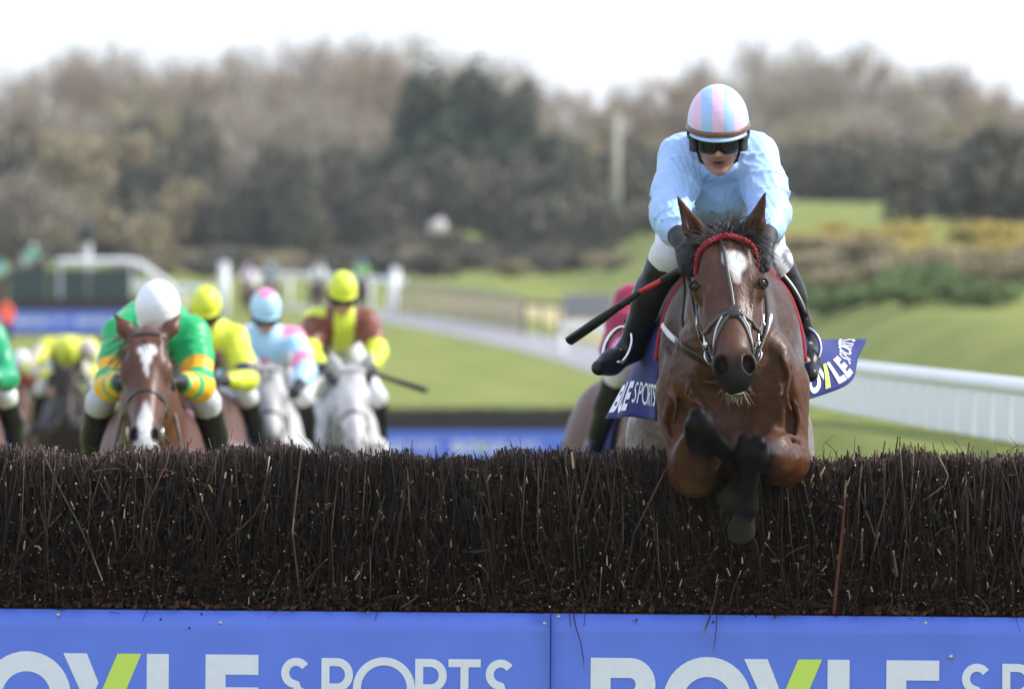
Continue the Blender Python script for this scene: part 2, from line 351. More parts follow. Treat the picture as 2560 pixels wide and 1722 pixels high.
# ------------------------------------------------------------------ trees and shrubs (shared meshes, each tree its own object)
m_bark = mat('bark', vcol=True, rough=.9, noise=(3, .3), bump=(8, .6, .03))
m_twig = mat('tree twigs', vcol=True, rough=.9)
m_leaf = mat('foliage', vcol=True, rough=.6, spec=.3)
def bare_tree(seed, h, col, spread=.33, ntw=1250):
    rg = np.random.default_rng(seed); tr = MB(); tips = []
    def br(p, d, l, r, lev):
        n = 4; pts = [p]
        for i in range(n): d = nrm(d + rg.normal(0, .12, 3) + np.array([0, 0, .06])); pts.append(pts[-1] + d * l / n)
        tr.tube(pts, np.linspace(r, r * .55, n + 1), n=5 if lev < 2 else 3, cap=False, col=np.array(col) * .9 * rg.uniform(.8, 1.2))
        if lev >= 3: tips.append((pts[2], d, l)); tips.append((pts[-1], d, l)); return
        for k in range(rg.integers(3, 6)):
            a = rg.uniform(.45, 1.) if lev else rg.uniform(.4, 1.)
            q = np.array(pts[max(1, int(round(a * n)))]); az = rg.uniform(0, 6.28); t = rg.uniform(.35, .8)
            e = nrm(np.cross(d, [math.cos(az), math.sin(az), .3])); br(q, nrm(d * math.cos(t) + e * math.sin(t)), l * rg.uniform(.5, .75), r * .5, lev + 1)
    br(np.zeros(3), np.array([0, 0, 1.]), h * .5, h * .022, 0)
    T = MB().tube([[0, 0, 0], [0, 0, .01]], .01, n=3); T = None
    tp = np.array([t[0] for t in tips]); td = np.array([t[1] for t in tips])
    k = rg.integers(0, len(tp), ntw); c = tp[k] + rg.normal(0, h * .035, (ntw, 3)); d = td[k] + rg.normal(0, .6, (ntw, 3)) + [0, 0, .5]; d /= np.linalg.norm(d, axis=1)[:, None]
    L = rg.uniform(.5, 1.4, ntw)[:, None] * h / 12; s = np.cross(d, rg.normal(0, 1, (ntw, 3))); s /= np.linalg.norm(s, axis=1)[:, None]; w = rg.uniform(.018, .05, ntw)[:, None]
    V = np.stack([c - s * w, c + s * w, c + d * L], 1).reshape(-1, 3); F = np.arange(ntw * 3).reshape(-1, 3)
    C = np.repeat(np.array(col) * rg.uniform(.6, 1.4, ntw)[:, None], 3, 0)
    return np_mesh('trunk', np.vstack(tr.V), np.vstack(tr.F4), np.vstack(tr.C)), np_mesh('crown', V, F, C, smooth=False)
def leafy(seed, rx, rz, col, n, z0=.3, ls=.16, col2=None, clump=26, trunk=True, conic=0.):
    """leaf faces in clumps round a trunk: evergreen crowns and shrubs"""
    rg = np.random.default_rng(seed); u = rg.normal(0, 1, (clump, 3)); u /= np.linalg.norm(u, axis=1)[:, None]; rr = rg.uniform(.45, .95, clump)[:, None]
    cc = u * rr * np.array([rx, rx, rz]) * .8; cc[:, 2] += rz + z0
    if conic: cc[:, :2] *= (1 - conic * np.clip((cc[:, 2] - z0) / (2 * rz), 0, 1))[:, None]
    k = rg.integers(0, clump, n); v = rg.normal(0, 1, (n, 3)); v /= np.linalg.norm(v, axis=1)[:, None]
    c = cc[k] + v * (rg.uniform(.5, 1., n) ** .5)[:, None] * np.array([rx, rx, rz * .8]) * .42; c[:, 2] = np.maximum(c[:, 2], .03)
    d = v + rg.normal(0, .7, (n, 3)); d /= np.linalg.norm(d, axis=1)[:, None]; s = np.cross(d, rg.normal(0, 1, (n, 3))); s /= np.linalg.norm(s, axis=1)[:, None]
    w = ls * rg.uniform(.6, 1.4, n)[:, None]; V = np.stack([c - s * w * .5, c + d * w, c + s * w * .5, c - d * w * .4], 1).reshape(-1, 3)
    cl = np.array(col) * rg.uniform(.6, 1.4, (n, 1))
    if col2 is not None: q = rg.uniform(0, 1, n) < .45; cl[q] = np.array(col2) * rg.uniform(.7, 1.3, (q.sum(), 1))
    t = MB()
    for a in range(5 if trunk else 3):
        e = cc[rg.integers(0, clump)]; t.tube(spline([[0, 0, 0], [e[0] * .2, e[1] * .2, e[2] * .5], e], 6), np.linspace(.05 * rx + .02, .02, 6), n=5, cap=False, col=(.07, .055, .045))
    return np_mesh('trunk', np.vstack(t.V), np.vstack(t.F4), np.vstack(t.C)), np_mesh('crown', V, np.arange(n * 4).reshape(-1, 4), np.repeat(cl, 4, 0), smooth=False)
KINDS = {}
GREY, BRN, OLV = (.34, .29, .22), (.32, .25, .18), (.34, .30, .16)
for i in range(4): KINDS['grey%d' % i] = bare_tree(20 + i, 12, GREY)
for i in range(3): KINDS['brown%d' % i] = bare_tree(30 + i, 12, BRN, ntw=1350)
for i in range(2): KINDS['olive%d' % i] = bare_tree(40 + i, 9, OLV, ntw=1700)
for i in range(2): KINDS['ever%d' % i] = leafy(50 + i, 2.6, 6.0, (.055, .085, .045), 5200, z0=.6, ls=.26, col2=(.07, .09, .042), clump=46, conic=.55)
for i in range(2): KINDS['ivy%d' % i] = leafy(60 + i, 2.2, 3.4, (.085, .10, .055), 3600, z0=.5, ls=.24, col2=(.17, .145, .10), clump=30, conic=.3)
for i in range(3): KINDS['shrub%d' % i] = leafy(70 + i, 1.7, 1.25, (.095, .105, .062), 2400, z0=0, ls=.2, col2=(.18, .15, .105), clump=20, trunk=False)
for i in range(2): KINDS['scrub%d' % i] = leafy(80 + i, 1.7, 1.2, (.30, .25, .14), 2400, z0=0, ls=.16, col2=(.36, .30, .17), clump=20, trunk=False)
for i in range(2): KINDS['gorse%d' % i] = leafy(90 + i, 1.3, .9, (.42, .33, .11), 1800, z0=0, ls=.12, col2=(.6, .48, .08), clump=16, trunk=False)
for i in range(2): KINDS['green%d' % i] = leafy(95 + i, 1.2, .6, (.13, .20, .06), 1800, z0=0, ls=.13, col2=(.18, .24, .08), clump=16, trunk=False)
for i in range(2): KINDS['blossom%d' % i] = leafy(98 + i, 1.8, 1.6, (.3, .26, .21), 2200, z0=.2, ls=.14, col2=(.2, .16, .1), clump=22, trunk=False)
WORD = dict(grey=('bare_tree', 'bare grey-brown tree', 'tree'), brown=('bare_tree', 'bare brown tree', 'tree'), olive=('budding_tree', 'budding olive tree', 'tree'), ever=('evergreen_tree', 'dark green evergreen tree', 'tree'),
    ivy=('ivy_tree', 'ivy-clad dull green tree', 'tree'), shrub=('shrub', 'dark low shrub', 'shrub'), scrub=('scrub_bush', 'tan brown scrub bush', 'bush'), gorse=('gorse_bush', 'yellow flowering gorse bush', 'bush'),
    green=('grassy_shrub', 'low bright green shrub', 'shrub'), blossom=('blossom_bush', 'pale pinkish blossoming bush', 'bush'))
PLANTS = []
def ordn(n): return '%d%s' % (n, 'th' if 10 <= n % 100 <= 20 else {1: 'st', 2: 'nd', 3: 'rd'}.get(n % 10, 'th'))
def plant(kind, px, base, D=None, hs=1., ws=None, where='in the tree line', loc=None):
    if loc is None: x = (px - 1280) * D / FPX; loc = (x, D, float(gz(x, D)) - .05)
    w = WORD[kind[:-1]]; o = empty(w[0], loc, random.uniform(0, 6.28), '%s %s' % (w[1], where), w[2], base)
    ws = ws or hs; o.scale = (ws, ws, hs); t, c = KINDS[kind]
    PLANTS.append(o); ob('trunk', t, m_bark, o); ob('crown', c, m_twig if kind[:-1] in ('grey', 'brown', 'olive') else m_leaf, o)
    return o
rt = random.Random(5)
# skyline of bare trees, heights follow the photograph's skyline: (px, top row)
SKY = [(-150, 250), (0, 225), (90, 190), (190, 165), (270, 130), (360, 185), (450, 165), (530, 175), (610, 150), (680, 165), (760, 110), (830, 125), (900, 170), (960, 130), (1040, 190), (1130, 150), (1210, 180), (1290, 195),
       (1370, 215), (1450, 215), (1530, 240), (1610, 210), (1690, 190), (1780, 175), (1860, 150), (1930, 165), (2010, 130), (2080, 150), (2150, 150), (2230, 170), (2310, 170), (2390, 200), (2470, 230), (2550, 260), (2640, 270), (2720, 280)]
GRP = 'trees of the wood behind the racecourse'
lm = lambda px: 'above the far fence' if px < 420 else 'above the distant riders' if px < 1000 else 'beside the evergreens' if px < 1420 else 'behind the blue jockey' if px < 2000 else 'above the gorse'
for row, (D0, dy, kinds) in enumerate([(665, 0, ('grey', 'brown')), (640, 12, ('brown', 'grey')), (612, 120, ('grey', 'olive'))]):
    for i, (px, top) in enumerate(SKY):
        px2 = px + rt.uniform(-28, 28) + row * 31; D = D0 + rt.uniform(-9, 9); x = (px2 - 1280) * D / FPX; g = float(gz(x, D))
        right = px2 > 1560
        tz = CAM_H + (HZ - (top + dy * (1.2 if right else 1) + rt.uniform(-8, 22))) * D / FPX; hh = max(tz - g, 4)
        k = kinds[0] if rt.random() < .6 else kinds[1]; v = rt.randrange(dict(grey=4, brown=3, olive=2)[k]); nat = 9. if k == 'olive' else 12.
        plant('%s%d' % (k, v), px2, GRP, D, hs=hh / nat * 1.1, ws=max(hh / nat * .9, .8), where='%s, %s' % (('in the back row', 'in the middle row', 'at the front of the wood')[row], lm(px2)))
for px, top, D, ws in [(1065, 115, 600, 1.1), (1190, 108, 598, 1.05), (1300, 190, 597, .9), (980, 330, 592, .9), (1390, 300, 596, .9), (1130, 260, 590, 1.2), (1260, 330, 588, 1.)]:
    x = (px - 1280) * D / FPX; g = float(gz(x, D)); hh = CAM_H + (HZ - top) * D / FPX - g
    plant('ever%d' % rt.randrange(2), px, 'evergreens in the wood', D, hs=hh / 12.4, ws=ws * .95, where='in the dark clump left of the blue jockey')
for px, top, D in [(70, 260, 604), (500, 235, 604), (690, 330, 598), (870, 330, 598), (840, 470, 580), (620, 430, 585), (1620, 350, 610), (1760, 380, 612), (2060, 330, 610), (2180, 370, 608), (2420, 400, 600), (2550, 330, 604), (300, 420, 590)] + [(q, 300 + (q * 37) % 150, 648 + (q * 13) % 14) for q in range(-80, 1500, 62)] + [(q, 270 + (q * 37) % 130, 648 + (q * 13) % 14) for q in range(1540, 2700, 66)]:
    x = (px - 1280) * D / FPX; g = float(gz(x, D)); hh = CAM_H + (HZ - top) * D / FPX - g
    plant('ivy%d' % rt.randrange(2), px, 'ivy-clad trees in the wood', D, hs=hh / 7.4, ws=.8, where=lm(px))
for i in range(46):
    px = -120 + i * 37 + rt.uniform(-15, 15); D = rt.uniform(566, 584); k = 'shrub' if px > 540 else ('scrub' if rt.random() < .72 else 'shrub')
    plant('%s%d' % (k, rt.randrange(2)), px, 'shrubs at the foot of the wood', D, hs=rt.uniform(1.2, 2.1) * (1.25 if px > 540 else 1), ws=rt.uniform(1., 1.4), where='fringing the wood %s' % lm(px))
for i in range(16):
    px = -60 + i * 36 + rt.uniform(-15, 15); D = rt.uniform(585, 596)
    plant('%s%d' % (('scrub', 'shrub')[i % 2], rt.randrange(2)), px, 'tall scrub on the left', D, hs=rt.uniform(2.2, 3.4), ws=1.5, where='standing tall above the far fence')
for i in range(34):
    px = 330 + i * 36 + rt.uniform(-14, 14)
    plant('%s%d' % ('scrub' if rt.random() < .45 else 'shrub', rt.randrange(2)), px, 'low scrub behind the far rails', loc=tuple(G(px, rt.uniform(668, 696), 450)), hs=rt.uniform(.35, .6), ws=rt.uniform(.8, 1.2), where='behind the far rails')
for px, D, s in [(-30, 556, 1.5), (40, 552, 1.6), (110, 556, 1.3), (170, 560, 1.1)]:
    plant('blossom%d' % rt.randrange(2), px, 'blossoming bushes at the far left', D, hs=s, where='at the far left edge of the wood')
for i in range(30):   # foot of the wood on the right rise
    px = 1540 + i * 38 + rt.uniform(-12, 12); D = rt.uniform(590, 606)
    plant('shrub%d' % rt.randrange(3), px, 'shrubs at the foot of the wood', D, hs=rt.uniform(1.1, 1.9), ws=1.3, where='fringing the wood %s' % lm(px))
for px, py, hs, w in [(2300, 565, 1.4, 1.25), (2520, 580, 1.8, 1.7), (2420, 575, 1.1, 1.1), (2620, 590, 1.6, 1.6), (1400, 655, 1.7, 1.5), (1480, 650, 1.2, 1.3), (1620, 590, .7, .9), (1560, 600, .8, .9)]:
    plant('shrub%d' % rt.randrange(3), px, 'dark shrubs on the rise', loc=tuple(G(px, py)), hs=hs, ws=w, where='standing alone on the green rise', D=None)
for px in range(985, 1240, 32): plant('shrub%d' % rt.randrange(3), px, 'shrubs at the foot of the wood', 553 + rt.uniform(-2, 2), hs=rt.uniform(.62, .8), ws=1.05, where='in front of the pale boulder')
for i in range(54):
    px = 1960 + rt.uniform(0, 660); py = rt.uniform(600, 735); k = 'gorse' if py < 670 else 'scrub'
    plant('%s%d' % (k, rt.randrange(2)), px, 'gorse and scrub on the bank', loc=tuple(G(px, py)), hs=rt.uniform(.35, .62), ws=rt.uniform(.7, 1.2), where='on the bank right of the blue jockey')
for px, py in [(2000, 770), (2060, 790), (2120, 775), (2190, 765), (2260, 770), (2330, 755), (2400, 765), (2030, 740), (2300, 735), (2480, 770)]:
    plant('green%d' % rt.randrange(2), px, 'green shrubs on the bank', loc=tuple(G(px, py)), hs=rt.uniform(.5, .95), ws=rt.uniform(.8, 1.2), where='on the bank above the white rail')

_by = {}
for o in PLANTS: _by.setdefault(o['label'], []).append(o)
for lb, L in _by.items():      # look-alikes in one place are told apart by counting from the left
    L.sort(key=lambda o: o.location.x / o.location.y)
    if len(L) > 1:
        for i, o in enumerate(L): o['label'] = lb + (', leftmost' if i == 0 else ', rightmost' if i == len(L) - 1 else ', %s from left' % ordn(i + 1))
# ------------------------------------------------------------------ lettering
def arc(cx, cy, rx, ry, a0, a1, n=16): a = np.radians(np.linspace(a0, a1, n)); return np.stack([cx + rx * np.cos(a), cy + ry * np.sin(a)], -1)
def stroke2(mb2, path, w, closed=False, z=0.):
    p = np.asarray(path, float)
    if closed: t = np.roll(p, -1, 0) - np.roll(p, 1, 0)
    else: t = np.gradient(p, axis=0)
    t /= np.linalg.norm(t, axis=1)[:, None] + 1e-9; nn = np.stack([-t[:, 1], t[:, 0]], -1) * w / 2
    A, B = p + nn, p - nn; m = len(p); k = np.arange(m if closed else m - 1); k2 = (k + 1) % m
    V = np.vstack([A, B]); mb2.append((V, np.stack([k + m, k2 + m, k2, k], -1), z))
def poly2(mb2, pts, z=0.): mb2.append((np.asarray(pts, float), np.arange(len(pts))[None], z))
def glyph(ch, bold):
    """letter of cap height 1 -> (white pieces, green pieces, width)"""
    a, g = [], []; w = .235 if bold else .135; h = w / 2; r2 = lambda x0, y0, x1, y1, z=0: poly2(a, [(x0, y0), (x1, y0), (x1, y1), (x0, y1)], z)
    if ch == 'B':
        r2(0, 0, w, 1); W = .88 if bold else .55
        for y0, y1, rr, z in ((.5 - h, 1, 0, .02), (0, .5 + h, .05, .04)):
            cy = (y0 + y1) / 2; ry = (y1 - y0) / 2 - h; cx = W - .3 + rr * .5 - h
            stroke2(a, np.vstack([[[w, y0 + h]], [[cx * .6 + w * .4, y0 + h]], arc(cx, cy, .3 - h + rr * .6, ry, -90, 90), [[cx * .6 + w * .4, y1 - h]], [[w, y1 - h]]]), w, z=z)
        return a, g, W + .02
    if ch == 'O':
        stroke2(a, arc(.5 + .02, .5, .52 - h, .52 - h, 0, 360 * 39 / 40, 40), w, closed=True); return a, g, 1.04
    if ch == 'Y':
        poly2(a, [(0, 1), (.275, 1), (.415, .655), (.285, .38)]); poly2(g, [(.635, 1), (.915, 1), (.50, 0), (.215, 0)]); return a, g, .92
    if ch == 'L': r2(0, 0, w * 1.1, 1); r2(w * 1.1, 0, .6, w); return a, g, .6
    if ch == 'E':
        r2(0, 0, w, 1)
        for y in (0, .5 - h, 1 - w): r2(w, y, .62, y + w)
        return a, g, .62
    if ch == 'S':
        W = .5; s = np.vstack([arc(W / 2 + .01, .745, W / 2 - h, .255 - h, 35, 270, 18), arc(W / 2, .265, W / 2 - h, .265 - h, 90, -145, 18)[1:]]); stroke2(a, s, w); return a, g, W
    if ch in 'PR':
        r2(0, 0, w, 1); stroke2(a, np.vstack([[[w, 1 - h]], [[.24, 1 - h]], arc(.26, .72, .27 - h, .28 - h, 90, -90), [[.24, .44 + h]], [[w, .44 + h]]]), w, z=.02)
        if ch == 'R': poly2(a, [(.2, .44), (.36, .44), (.58, 0), (.41, 0)], .04)
        return a, g, .54
    if ch == 'T': r2(.0, 1 - w, .54, 1); r2(.27 - h, 0, .27 + h, 1 - w); return a, g, .54
def logo():
    """'BOYLE SPORTS' wordmark; unit = cap height of BOYLE. Letter places as on the board."""
    out = []
    def put(ch, x, y, s, b):
        w, g, _ = glyph(ch, b); out.append((ch, [(v * s + [x, y], f, z) for v, f, z in w], 0))
        if g: out.append((ch, [(v * s + [x, y], f, z) for v, f, z in g], 1))
    for ch, x in zip('BOYLE', (0, .85, 1.80, 2.78, 3.47)): put(ch, x, 0, 1, True)
    for ch, x in zip('SPORTS', (4.35, 4.83, 5.20, 5.93, 6.32, 6.75)): put(ch, x, .27, .70, False)
    return out                                      # total width about 7.1
def put_logo(fn, parent, sub=1, only=None):
    for i, (ch, pc, g) in enumerate(LOGO):
        if only is None or i in only: logo_mesh('letter', pc, fn, sub, parent, m_lime if g else m_white)
LOGO_W = 7.05
def logo_mesh(name, pieces, fn, sub=1, parent=None, m=None):
    """fn maps (u, v, z) arrays to points"""
    bm = bmesh.new()
    for v, f, z in pieces:
        vs_ = [bm.verts.new((q[0], q[1], z)) for q in v]
        for ff in f: bm.faces.new([vs_[k] for k in ff])
    if sub > 1: bmesh.ops.subdivide_edges(bm, edges=bm.edges[:], cuts=sub - 1, use_grid_fill=True)
    bm.verts.ensure_lookup_table(); c = np.array([v.co[:] for v in bm.verts]); q = fn(c[:, 0], c[:, 1], c[:, 2])
    for v, p in zip(bm.verts, q): v.co = p
    me = bpy.data.meshes.new(name); bm.to_mesh(me); bm.free(); return ob(name, me, m, parent)
# ------------------------------------------------------------------ the near steeplechase fence
m_birch = mat('birch twigs', vcol=True, rough=.7, spec=.16)
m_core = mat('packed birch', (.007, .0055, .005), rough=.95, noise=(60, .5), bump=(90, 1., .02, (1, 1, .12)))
m_blue = mat('blue board', (.115, .205, .78), rough=.38, spec=.5, noise=(5, .06), bump=(3, .08, .01))
m_white = mat('white lettering', (.80, .81, .88), rough=.4, noise=(30, .03))
m_lime = mat('lime lettering', lin(206, 232, 96), rough=.4)
m_black = mat('black rubber', (.02, .02, .022), rough=.6)
m_zinc = mat('zinc bolt', (.6, .6, .6), rough=.35, metal=.8)
m_hole = mat('dark screw hole', (.02, .02, .025), rough=.8)
FY = 35.72                                       # front plane of the boards
S1 = FPX / FY
ROLL = math.atan(22 / 2560.)                      # the fence follows a slight cross slope
def fx(px): return (px - 1280) / S1
def fz(py, px=0): return CAM_H + (HZ - (py - (px) * 22 / 2560.)) / S1      # height before the roll, rows read at px = 0
fence = empty('steeplechase_fence', (0, FY + .4, 0), 0, 'brown birch steeplechase fence with blue sponsor boards across the foreground', 'fence')
fence.rotation_euler = (0, ROLL, 0); fence.location.z = -math.sin(ROLL) * (-1280 / S1) * -1 * 0
# pivot: rotate about the camera-side left edge of the frame so that rows match
piv = np.array([fx(0), 0, 0]); cR, sR = math.cos(ROLL), math.sin(ROLL)
fence.location = (piv[0] - piv[0] * cR, FY, 0 + piv[0] * sR)
TOP, BT, BB = fz(1132), fz(1521), .16
X0, X1 = fx(1371) - 2 * 2.412, fx(1371) + 2 * 2.412; PW = 2.412
DEP = .72
# boards (children): thin sheets butted at the seams
LT = fz(1630); CAP = 213 / S1; LOGO = logo()
bolts = {-1: [(140, 1536), (396, 1547), (498, 1534), (546, 1556), (1292, 1570), (1356, 1557), (468, 1569)], 0: [(1391, 1540), (1585, 1549), (1777, 1554), (2308, 1556), (2372, 1640), (1884, 1539)]}
shiny = {(546, 1556), (1356, 1557), (1391, 1540), (2308, 1556), (2372, 1640), (140, 1536)}
for k in range(-2, 2):
    a = fx(1371) + k * PW; b_ = a + PW; nx = 25
    gx = np.linspace(a + .0015, b_ - .0015, nx); gzv = np.linspace(BB, BT, 13); Xb, Zb = np.meshgrid(gx, gzv, indexing='ij')
    Yb = .003 * np.sin(Xb * 2.1 + k) + .0015 * np.sin(Zb * 9 + Xb)
    dent = np.exp(-(((Xb - fx(2370)) / .09) ** 2 + ((Zb - fz(1612)) / .035) ** 2)) * .012; Yb = Yb + dent
    bo = MB().grid(np.stack([Xb, Yb, Zb], -1), thick=-.004).build('sponsor_board', m_blue, fence, smooth=True); fixn(bo)
    ox = a + (1472 - 1371) / S1
    mapf = lambda u, v, z: np.stack([ox + u * CAP, .003 * np.sin((ox + u * CAP) * 2.1 + k) - .006 - z * .02, LT - CAP + v * CAP], -1)
    put_logo(mapf, bo)
    for (px, py) in bolts.get(k, [(1371 + k * 1703 + q, 1548) for q in (60, 700, 1640)]):
        c = (fx(px), -.001, fz(py, px)); AX = np.array([[1, 0, 0], [0, 0, -1], [0, 1, 0]]).T
        sh = (px, py) in shiny or k not in bolts
        MB().lathe([(.0001, .0075), (.0045, .006), (.0075, .002), (.0095, 0), (.0095, -.004)] if sh else [(.0001, .003), (.004, .003), (.0045, -.002)], 12, c, ax=np.array([[1, 0, 0], [0, 0, -1], [0, 1, 0]])).build('bolt', m_zinc if sh else m_hole, bo, smooth=True)
MB().box(((X0 + X1) / 2, .03, BT - .003), (X1 - X0, .05, .012), bev=.003).build('top_strip', m_black, fence)
MB().box(((X0 + X1) / 2, .06, BB / 2 + .02), (X1 - X0, .08, BB + .02), bev=.01).build('base_rail', mat('timber', (.12, .08, .05), rough=.85, noise=(12, .3)), fence)
nzt = lambda x: .012 * np.sin(x * 5.1) + .009 * np.sin(x * 13.7 + 1) + .006 * np.sin(x * 31 + 2)
cx = np.linspace(X0, X1, 200); prof = []
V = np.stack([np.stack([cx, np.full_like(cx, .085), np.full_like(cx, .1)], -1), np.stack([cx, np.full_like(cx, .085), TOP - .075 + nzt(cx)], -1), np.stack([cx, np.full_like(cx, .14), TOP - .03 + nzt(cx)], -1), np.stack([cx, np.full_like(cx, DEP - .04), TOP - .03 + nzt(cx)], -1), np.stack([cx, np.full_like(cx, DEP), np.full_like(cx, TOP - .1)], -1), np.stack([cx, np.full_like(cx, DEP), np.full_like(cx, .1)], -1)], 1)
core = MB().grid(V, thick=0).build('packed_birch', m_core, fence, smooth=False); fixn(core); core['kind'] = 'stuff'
def twigs(name, base, d, L, r, col, endcol, bend=.06, rings=3, rng=RNG, parent=None, mt=None, kind='stuff', tipl=1.):
    n = len(base); d = d / np.linalg.norm(d, axis=1)[:, None]; s = np.cross(d, rng.normal(0, 1, (n, 3))); s /= np.linalg.norm(s, axis=1)[:, None]; w = np.cross(d, s)
    b = rng.normal(0, bend, (n, 1)); V = np.zeros((n, rings * 3 + 3, 3)); an = np.array([0, 2.094, 4.189])
    C = np.zeros((n, rings * 3 + 3, 3)); kk = rng.normal(0, bend * .5, (n, rings))
    for i in range(rings):
        t = i / (rings - 1); c = base + d * (L * t)[:, None] + s * (b * L[:, None] * math.sin(t * 3.14)) + w * (kk[:, i:i + 1] * L[:, None] * .4)
        for j in range(3): V[:, i * 3 + j] = c + (s * math.cos(an[j]) + w * math.sin(an[j])) * (r * (1 - .3 * t))[:, None]
        C[:, i * 3:i * 3 + 3] = (col * (1 if i < rings - 1 else tipl) + (0 if i < rings - 1 else (tipl - 1) * .012))[:, None]  # last ring coloured lighter, standing in for sunlight on the twig tips
    V[:, rings * 3:] = V[:, rings * 3 - 3:rings * 3]; C[:, rings * 3:] = endcol[:, None]
    F = []
    for i in range(rings - 1):
        for j in range(3): F.append([i * 3 + j, i * 3 + (j + 1) % 3, i * 3 + 3 + (j + 1) % 3, i * 3 + 3 + j])
    m = rings * 3 + 3; off = (np.arange(n) * m)[:, None, None]
    F4 = (np.array(F)[None] + off).reshape(-1, 4); F3 = (np.array([[rings * 3, rings * 3 + 1, rings * 3 + 2]])[None] + off).reshape(-1, 3)
    o = ob(name, np_mesh(name, V.reshape(-1, 3), [F4, F3], C.reshape(-1, 3), smooth=False), mt or m_birch, parent)
    if kind: o['kind'] = kind
    return o
def tcol(n, rng=RNG):
    pal = np.array([(.036, .020, .015), (.050, .028, .020), (.022, .014, .012), (.065, .032, .022), (.038, .027, .020), (.070, .045, .032), (.13, .09, .066), (.016, .010, .009), (.012, .008, .007), (.010, .007, .006)]); return pal[rng.integers(0, len(pal), n)] * .47 * rng.uniform(.3, 1.9, (n, 1))
def ecol(n, rng=RNG, p=.5):
    c = np.array([(.42, .30, .20)]) * rng.uniform(.5, 1.25, (n, 1)); q = rng.uniform(0, 1, n) > p; c[q] = (.05, .035, .03); return c
N = 33000                                          # upright front layer
x = RNG.uniform(X0, X1, N); z0 = BT + .003 + np.maximum(0, RNG.uniform(-.1, .22, N)); top = TOP + nzt(x) + RNG.normal(0, .012, N); top = np.where(RNG.uniform(0, 1, N) < .45, RNG.uniform(BT + .12, TOP, N), top)
clp = np.floor(x * 9 + .7 * np.sin(x * 17)); cr_ = np.random.default_rng(5).normal(0, 1, (400, 2)); ci = (clp - clp.min()).astype(int) % 400      # bundles
lean = np.where(RNG.uniform(0, 1, N) < .72, RNG.normal(0, .08, N), RNG.normal(0, .42, N)) + .12 * cr_[ci, 0]
y = RNG.uniform(.0, .085, N) + np.clip(cr_[ci, 1], -1.5, 1.5) * .012; d = np.stack([lean, RNG.normal(0, .05, N) - .01, np.ones(N)], -1)
twigs('birch', np.stack([x - lean * .3, y + .02, z0], -1), d, (top - z0) * np.sqrt(1 + lean ** 2) ** -1, np.exp(RNG.normal(math.log(.0022), .45, N)), tcol(N), ecol(N, p=.5) * 1.4, bend=.09, parent=fence, tipl=2.2)
N = 16000                                          # cut tops over the whole depth
x = RNG.uniform(X0, X1, N); y = RNG.uniform(.02, DEP, N); tz = TOP + nzt(x) + RNG.normal(0, .013, N) + (RNG.uniform(0, 1, N) < .02) * RNG.uniform(0, .05, N); L = RNG.uniform(.08, .2, N)
d = np.stack([RNG.normal(0, .22, N), RNG.normal(0, .2, N), np.ones(N)], -1); d /= np.linalg.norm(d, axis=1)[:, None]
twigs('birch_tops', np.stack([x, y, tz], -1) - d * L[:, None], d, L, np.exp(RNG.normal(math.log(.0033), .4, N)), tcol(N) * 1.35, ecol(N, p=.85) * 1.7, bend=.03, rings=2, parent=fence, tipl=2.6)
N = 12000                                           # fine cross sprigs, low down a dense mat
x = RNG.uniform(X0, X1, N); z = BT + .02 + RNG.uniform(0, 1, N) ** 1.6 * (TOP - BT - .02); d = np.stack([RNG.normal(0, 1, N), RNG.normal(-.2, .2, N), np.maximum(RNG.normal(.4, .6, N), -.15)], -1)
twigs('sprigs', np.stack([x, RNG.uniform(-.015, .03, N), z], -1), d, RNG.uniform(.03, .11, N), RNG.uniform(.0009, .002, N), tcol(N) * 1.3, ecol(N, p=.15), bend=.15, parent=fence)
N = 3600                                           # pale cut ends looking out of the face
x = RNG.uniform(X0, X1, N); z = BT + .01 + RNG.uniform(0, 1, N) ** 1.25 * (TOP - BT - .05); d = np.stack([RNG.normal(0, .5, N), -np.ones(N) * .5, RNG.normal(.5, .5, N)], -1); L = RNG.uniform(.012, .05, N)
twigs('cut_ends', np.stack([x, RNG.uniform(.0, .02, N), z], -1), d, L, np.exp(RNG.normal(math.log(.0037), .38, N)), tcol(N), ecol(N, p=1.) * [1.9, 1.85, 1.7], bend=.02, rings=2, parent=fence)
N = 6500                                           # dead leaves caught in the lower half
x = RNG.uniform(X0, X1, N); z = BT + .012 + RNG.uniform(0, 1, N) ** 2.4 * (TOP - BT) * .9; c = np.stack([x, RNG.uniform(-.012, .02, N), z], -1)
a = RNG.normal(0, 1, (N, 3)); a /= np.linalg.norm(a, axis=1)[:, None]; b = np.cross(a, RNG.normal(0, 1, (N, 3)) + [0, 1.5, 0]); b /= np.linalg.norm(b, axis=1)[:, None]; s = RNG.uniform(.005, .016, (N, 1))
V = np.stack([c - a * s, c + b * s * .55, c + a * s, c - b * s * .55], 1).reshape(-1, 3)
lv = ob('dead_leaves', np_mesh('dead_leaves', V, np.arange(N * 4).reshape(-1, 4), np.repeat(np.array([(.075, .034, .018)]) * RNG.uniform(.25, 1.9, (N, 1)), 4, 0), False), m_birch, fence); lv['kind'] = 'stuff'
